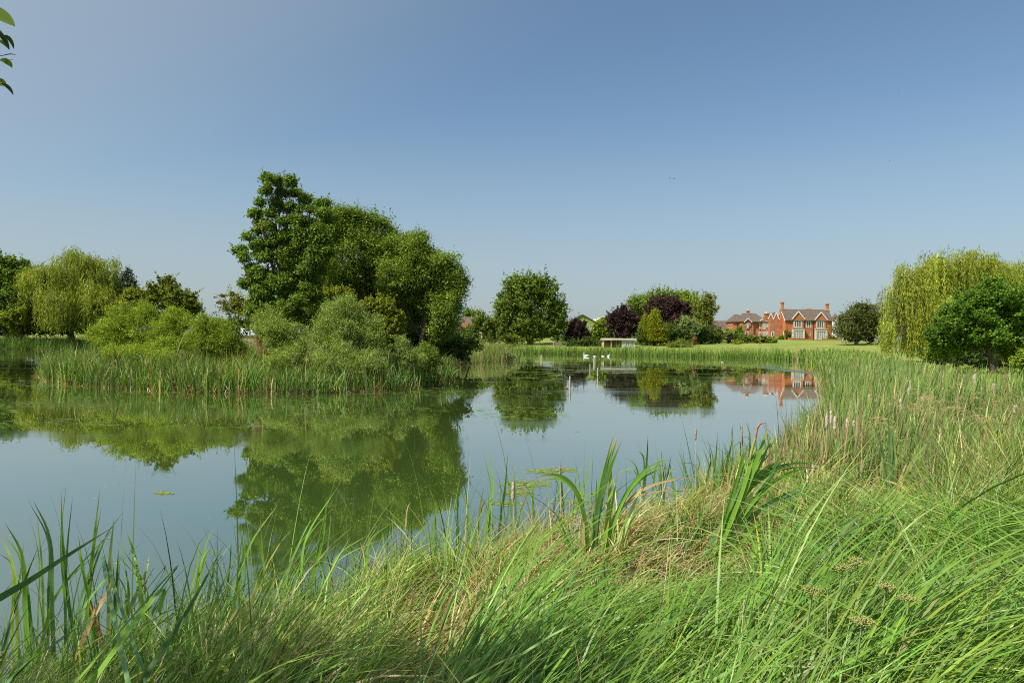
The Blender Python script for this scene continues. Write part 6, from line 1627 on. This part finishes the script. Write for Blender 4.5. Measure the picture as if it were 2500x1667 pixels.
# umbel flower heads in the lush grass
M_umb = noise_mat('umbel_seed', (0.20, 0.25, 0.06), (0.36, 0.33, 0.12), 60, 0.9)
M_ust = noise_mat('umbel_stem', (0.17, 0.25, 0.07), (0.28, 0.34, 0.13), 20, 0.8)
def umbel(x, y, D, wpx, label, nray=14, seed=0):
    rg = np.random.default_rng(seed)
    top = px(x, y + wpx * 0.35, D)
    bx_, by_ = top[0] - 0.05, D + 0.1
    zb_ = H(bx_, by_)
    e = empty('umbel_plant', (bx_, by_, zb_), label, 'flower head', 'seeding umbel flowers in the grass')
    V, Fa = tube([(bx_, by_, zb_), ((bx_ + top[0]) / 2 + 0.01, (by_ + top[1]) / 2, (zb_ + top[2]) / 2), top], [0.005, 0.0045, 0.003], 6)
    mesh_obj('stem', V, Fa, M_ust, e)
    Rw = wpx * 1.0631 / F * D * 0.5
    items = []; seeds_V = []; seeds_F = []; ns = 0
    for i in range(nray):
        a = i * 2.4; rr = Rw * math.sqrt((i + 0.5) / nray)
        tip = top + np.array([rr * math.cos(a), rr * math.sin(a), Rw * (0.55 - 0.25 * (rr / Rw) ** 2) + rg.normal(0, 0.003)])
        items.append(([top, (top + tip) / 2 + np.array([0, 0, -0.003]), tip], [0.0016, 0.0012, 0.001], 4))
        for j in range(14):
            c = tip + rg.normal(0, 1, 3) * np.array([0.010, 0.010, 0.004])
            s = rg.uniform(0.0022, 0.0042)
            q = np.array([(1, 0, 0), (0, 1, 0), (-1, 0, 0), (0, -1, 0), (0, 0, 1), (0, 0, -1)], float) * s + c
            seeds_V.append(q); seeds_F += [[ns + k for k in f] for f in ((0, 1, 4), (1, 2, 4), (2, 3, 4), (3, 0, 4), (1, 0, 5), (2, 1, 5), (3, 2, 5), (0, 3, 5))]; ns += 6
    tubes_mesh('rays', items, M_ust, e)
    mesh_obj('flowers', np.concatenate(seeds_V), np.array(seeds_F), M_umb, e)
for i, (x_, y_, D_, w_, lb) in enumerate([(1970, 1283, 2.75, 38, 'highest domed umbel flower head, right of its twin'), (1935, 1297, 2.75, 34, 'umbel flower head just left of the highest one'), (1865, 1350, 2.5, 34, 'small umbel head left of and below the twin heads'),
                                          (1980, 1418, 2.3, 46, 'widest umbel head, lowest of those in the bright grass'), (2088, 1368, 2.5, 32, 'flat orange brown umbel head right of the others'), (2035, 1340, 2.6, 34, 'small pale umbel head between the twin heads and the flat one')]):
    umbel(x_, y_, D_, w_, lb, seed=200 + i)

# arching seed heads of grass over the right reeds
acc = Acc()
for i in range(70):
    x_ = rng.uniform(1950, 2340); y_ = rng.uniform(1010, 1130); D_ = rng.uniform(6.5, 9.5)
    root = px(x_, y_ + 90, D_); root[2] = H(root[0], root[1])
    L_ = rng.uniform(0.9, 1.15)
    a = rng.normal(0.1, 0.5)
    Pm = root + np.array([math.cos(a) * 0.12, math.sin(a) * 0.12, L_ * 0.85]); Pt = root + np.array([math.cos(a) * rng.uniform(.3, .55), math.sin(a) * 0.3, L_ * 0.92])
    acc.add(*ribbon([root, Pm, Pt], 0.006, PAL['straw'])); 
    for j in range(22):
        f = rng.uniform(0.7, 1); c = (1 - f) ** 2 * root + 2 * f * (1 - f) * (2 * Pm - .5 * (root + Pt)) + f * f * Pt
        V, Fa, cc = ribbon([c, c + np.array([rng.normal(0.012, .012), rng.normal(0, .01), rng.normal(-.012, .012)])], 0.006, np.array(PAL['straw']) * rng.uniform(.8, 1.1), seg=3)
        acc.add(V, Fa, cc)
o = acc.build('seeding_grass', M_blade); tag(o, 'arching straw coloured grass seed heads over the right foreground', 'grass', kind='stuff')

# ------------------------------------------------------------------ the overhanging tree at the left edge of the frame (its trunk stands out of frame)
rg = np.random.default_rng(77)
tb = np.array([-4.9, 1.2, 0]); tb[2] = H(tb[0], tb[1])
oh = empty('overhanging_tree', tb, 'tree whose few dark leaves hang in at the top left corner', 'tree')
lv = []   # (start display pt, end display pt, D, width m, colour)
spec = [((-30, 18), (35, 62), 2.4, 0.045, 'lime'), ((-30, 75), (6, 76), 2.4, 0.02, 'ash'), ((-8, 72), (22, 116), 2.3, 0.016, 'dark'), ((12, 82), (32, 114), 2.35, 0.013, 'dark'), ((-10, 92), (20, 114), 2.4, 0.012, 'ash'),
        ((5, 129), (38, 128), 2.4, 0.005, 'dark'), ((3, 138), (28, 157), 2.3, 0.020, 'ash'), ((-10, 184), (14, 196), 2.3, 0.015, 'ash'), ((4, 192), (31, 220), 2.3, 0.012, 'dark'), ((-14, 196), (8, 200), 2.35, 0.012, 'goatw')]
acc = Acc()
for (a_, b_, D_, w_, ck) in spec:
    A_ = px(a_[0], a_[1], D_); B_ = px(b_[0], b_[1], D_ + 0.02)
    acc.add(*ribbon([A_, (A_ + B_) / 2 + np.array([0.004, 0, 0.006]), B_], w_, np.array(PAL[ck]), seg=9))
# the crown that throws the patch of shade on the grass
nL = 5200
lob = [(np.array([-2.2, 0.98, 4.6]), np.array([0.62, 0.42, 0.4])), (np.array([-3.0, 1.0, 4.9]), np.array([0.8, 0.6, 0.5])), (np.array([-4.0, 1.2, 5.0]), np.array([0.9, 0.75, 0.6])), (np.array([-4.9, 1.6, 5.3]), np.array([0.9, 0.9, 0.8])), (np.array([-5.3, 0.2, 5.2]), np.array([1.0, 1.0, 0.8])), (np.array([-4.6, 0.6, 4.4]), np.array([0.7, 0.6, 0.4]))]
C, v, sr = crown_points(lob, nL, rg, 8)
inframe = (np.abs(C[:, 0]) / np.maximum(C[:, 1], 0.01) < 0.86) & (C[:, 2] < CAMZ + 0.1 + 0.56 * C[:, 1])
C = C[~(inframe & (C[:, 1] > 0))]; nL = len(C)
V, Fa, cc = leaf_quads(C, rg.normal(size=(nL, 3)) + np.array([0.2, 0, -0.8]), rg.normal(size=(nL, 3)) + np.array([0, 0, .8]), rg.uniform(.08, .14, nL), rg.uniform(.03, .05, nL), pick(nL, dict(ash=3, lime=1), .12, rg))
acc.add(V, Fa, cc)
acc.build('crown', M_leaf, oh)
its = limbs(tb, np.array([-4.9, 0.9, 5.0]), 0.13, lob, rg)
tw0 = px(-140, 95, 2.5)
its.append(([np.array([-4.6, 1.3, 4.2]), np.array([-3.4, 1.9, 4.3]), tw0 + np.array([0, 0, 0.05]), px(-20, 60, 2.4)], [0.03, 0.02, 0.008, 0.002], 5))
for (a_, b_, D_, w_, ck) in spec: its.append(([tw0, px(a_[0], a_[1], D_)], [0.004, 0.0015], 4))
its.append(([px(-20, 140, 2.4), px(12, 140, 2.4), px(30, 137, 2.4)], [0.0012, 0.001, 0.0006], 4))
tubes_mesh('trunk', its, M_bark, oh)
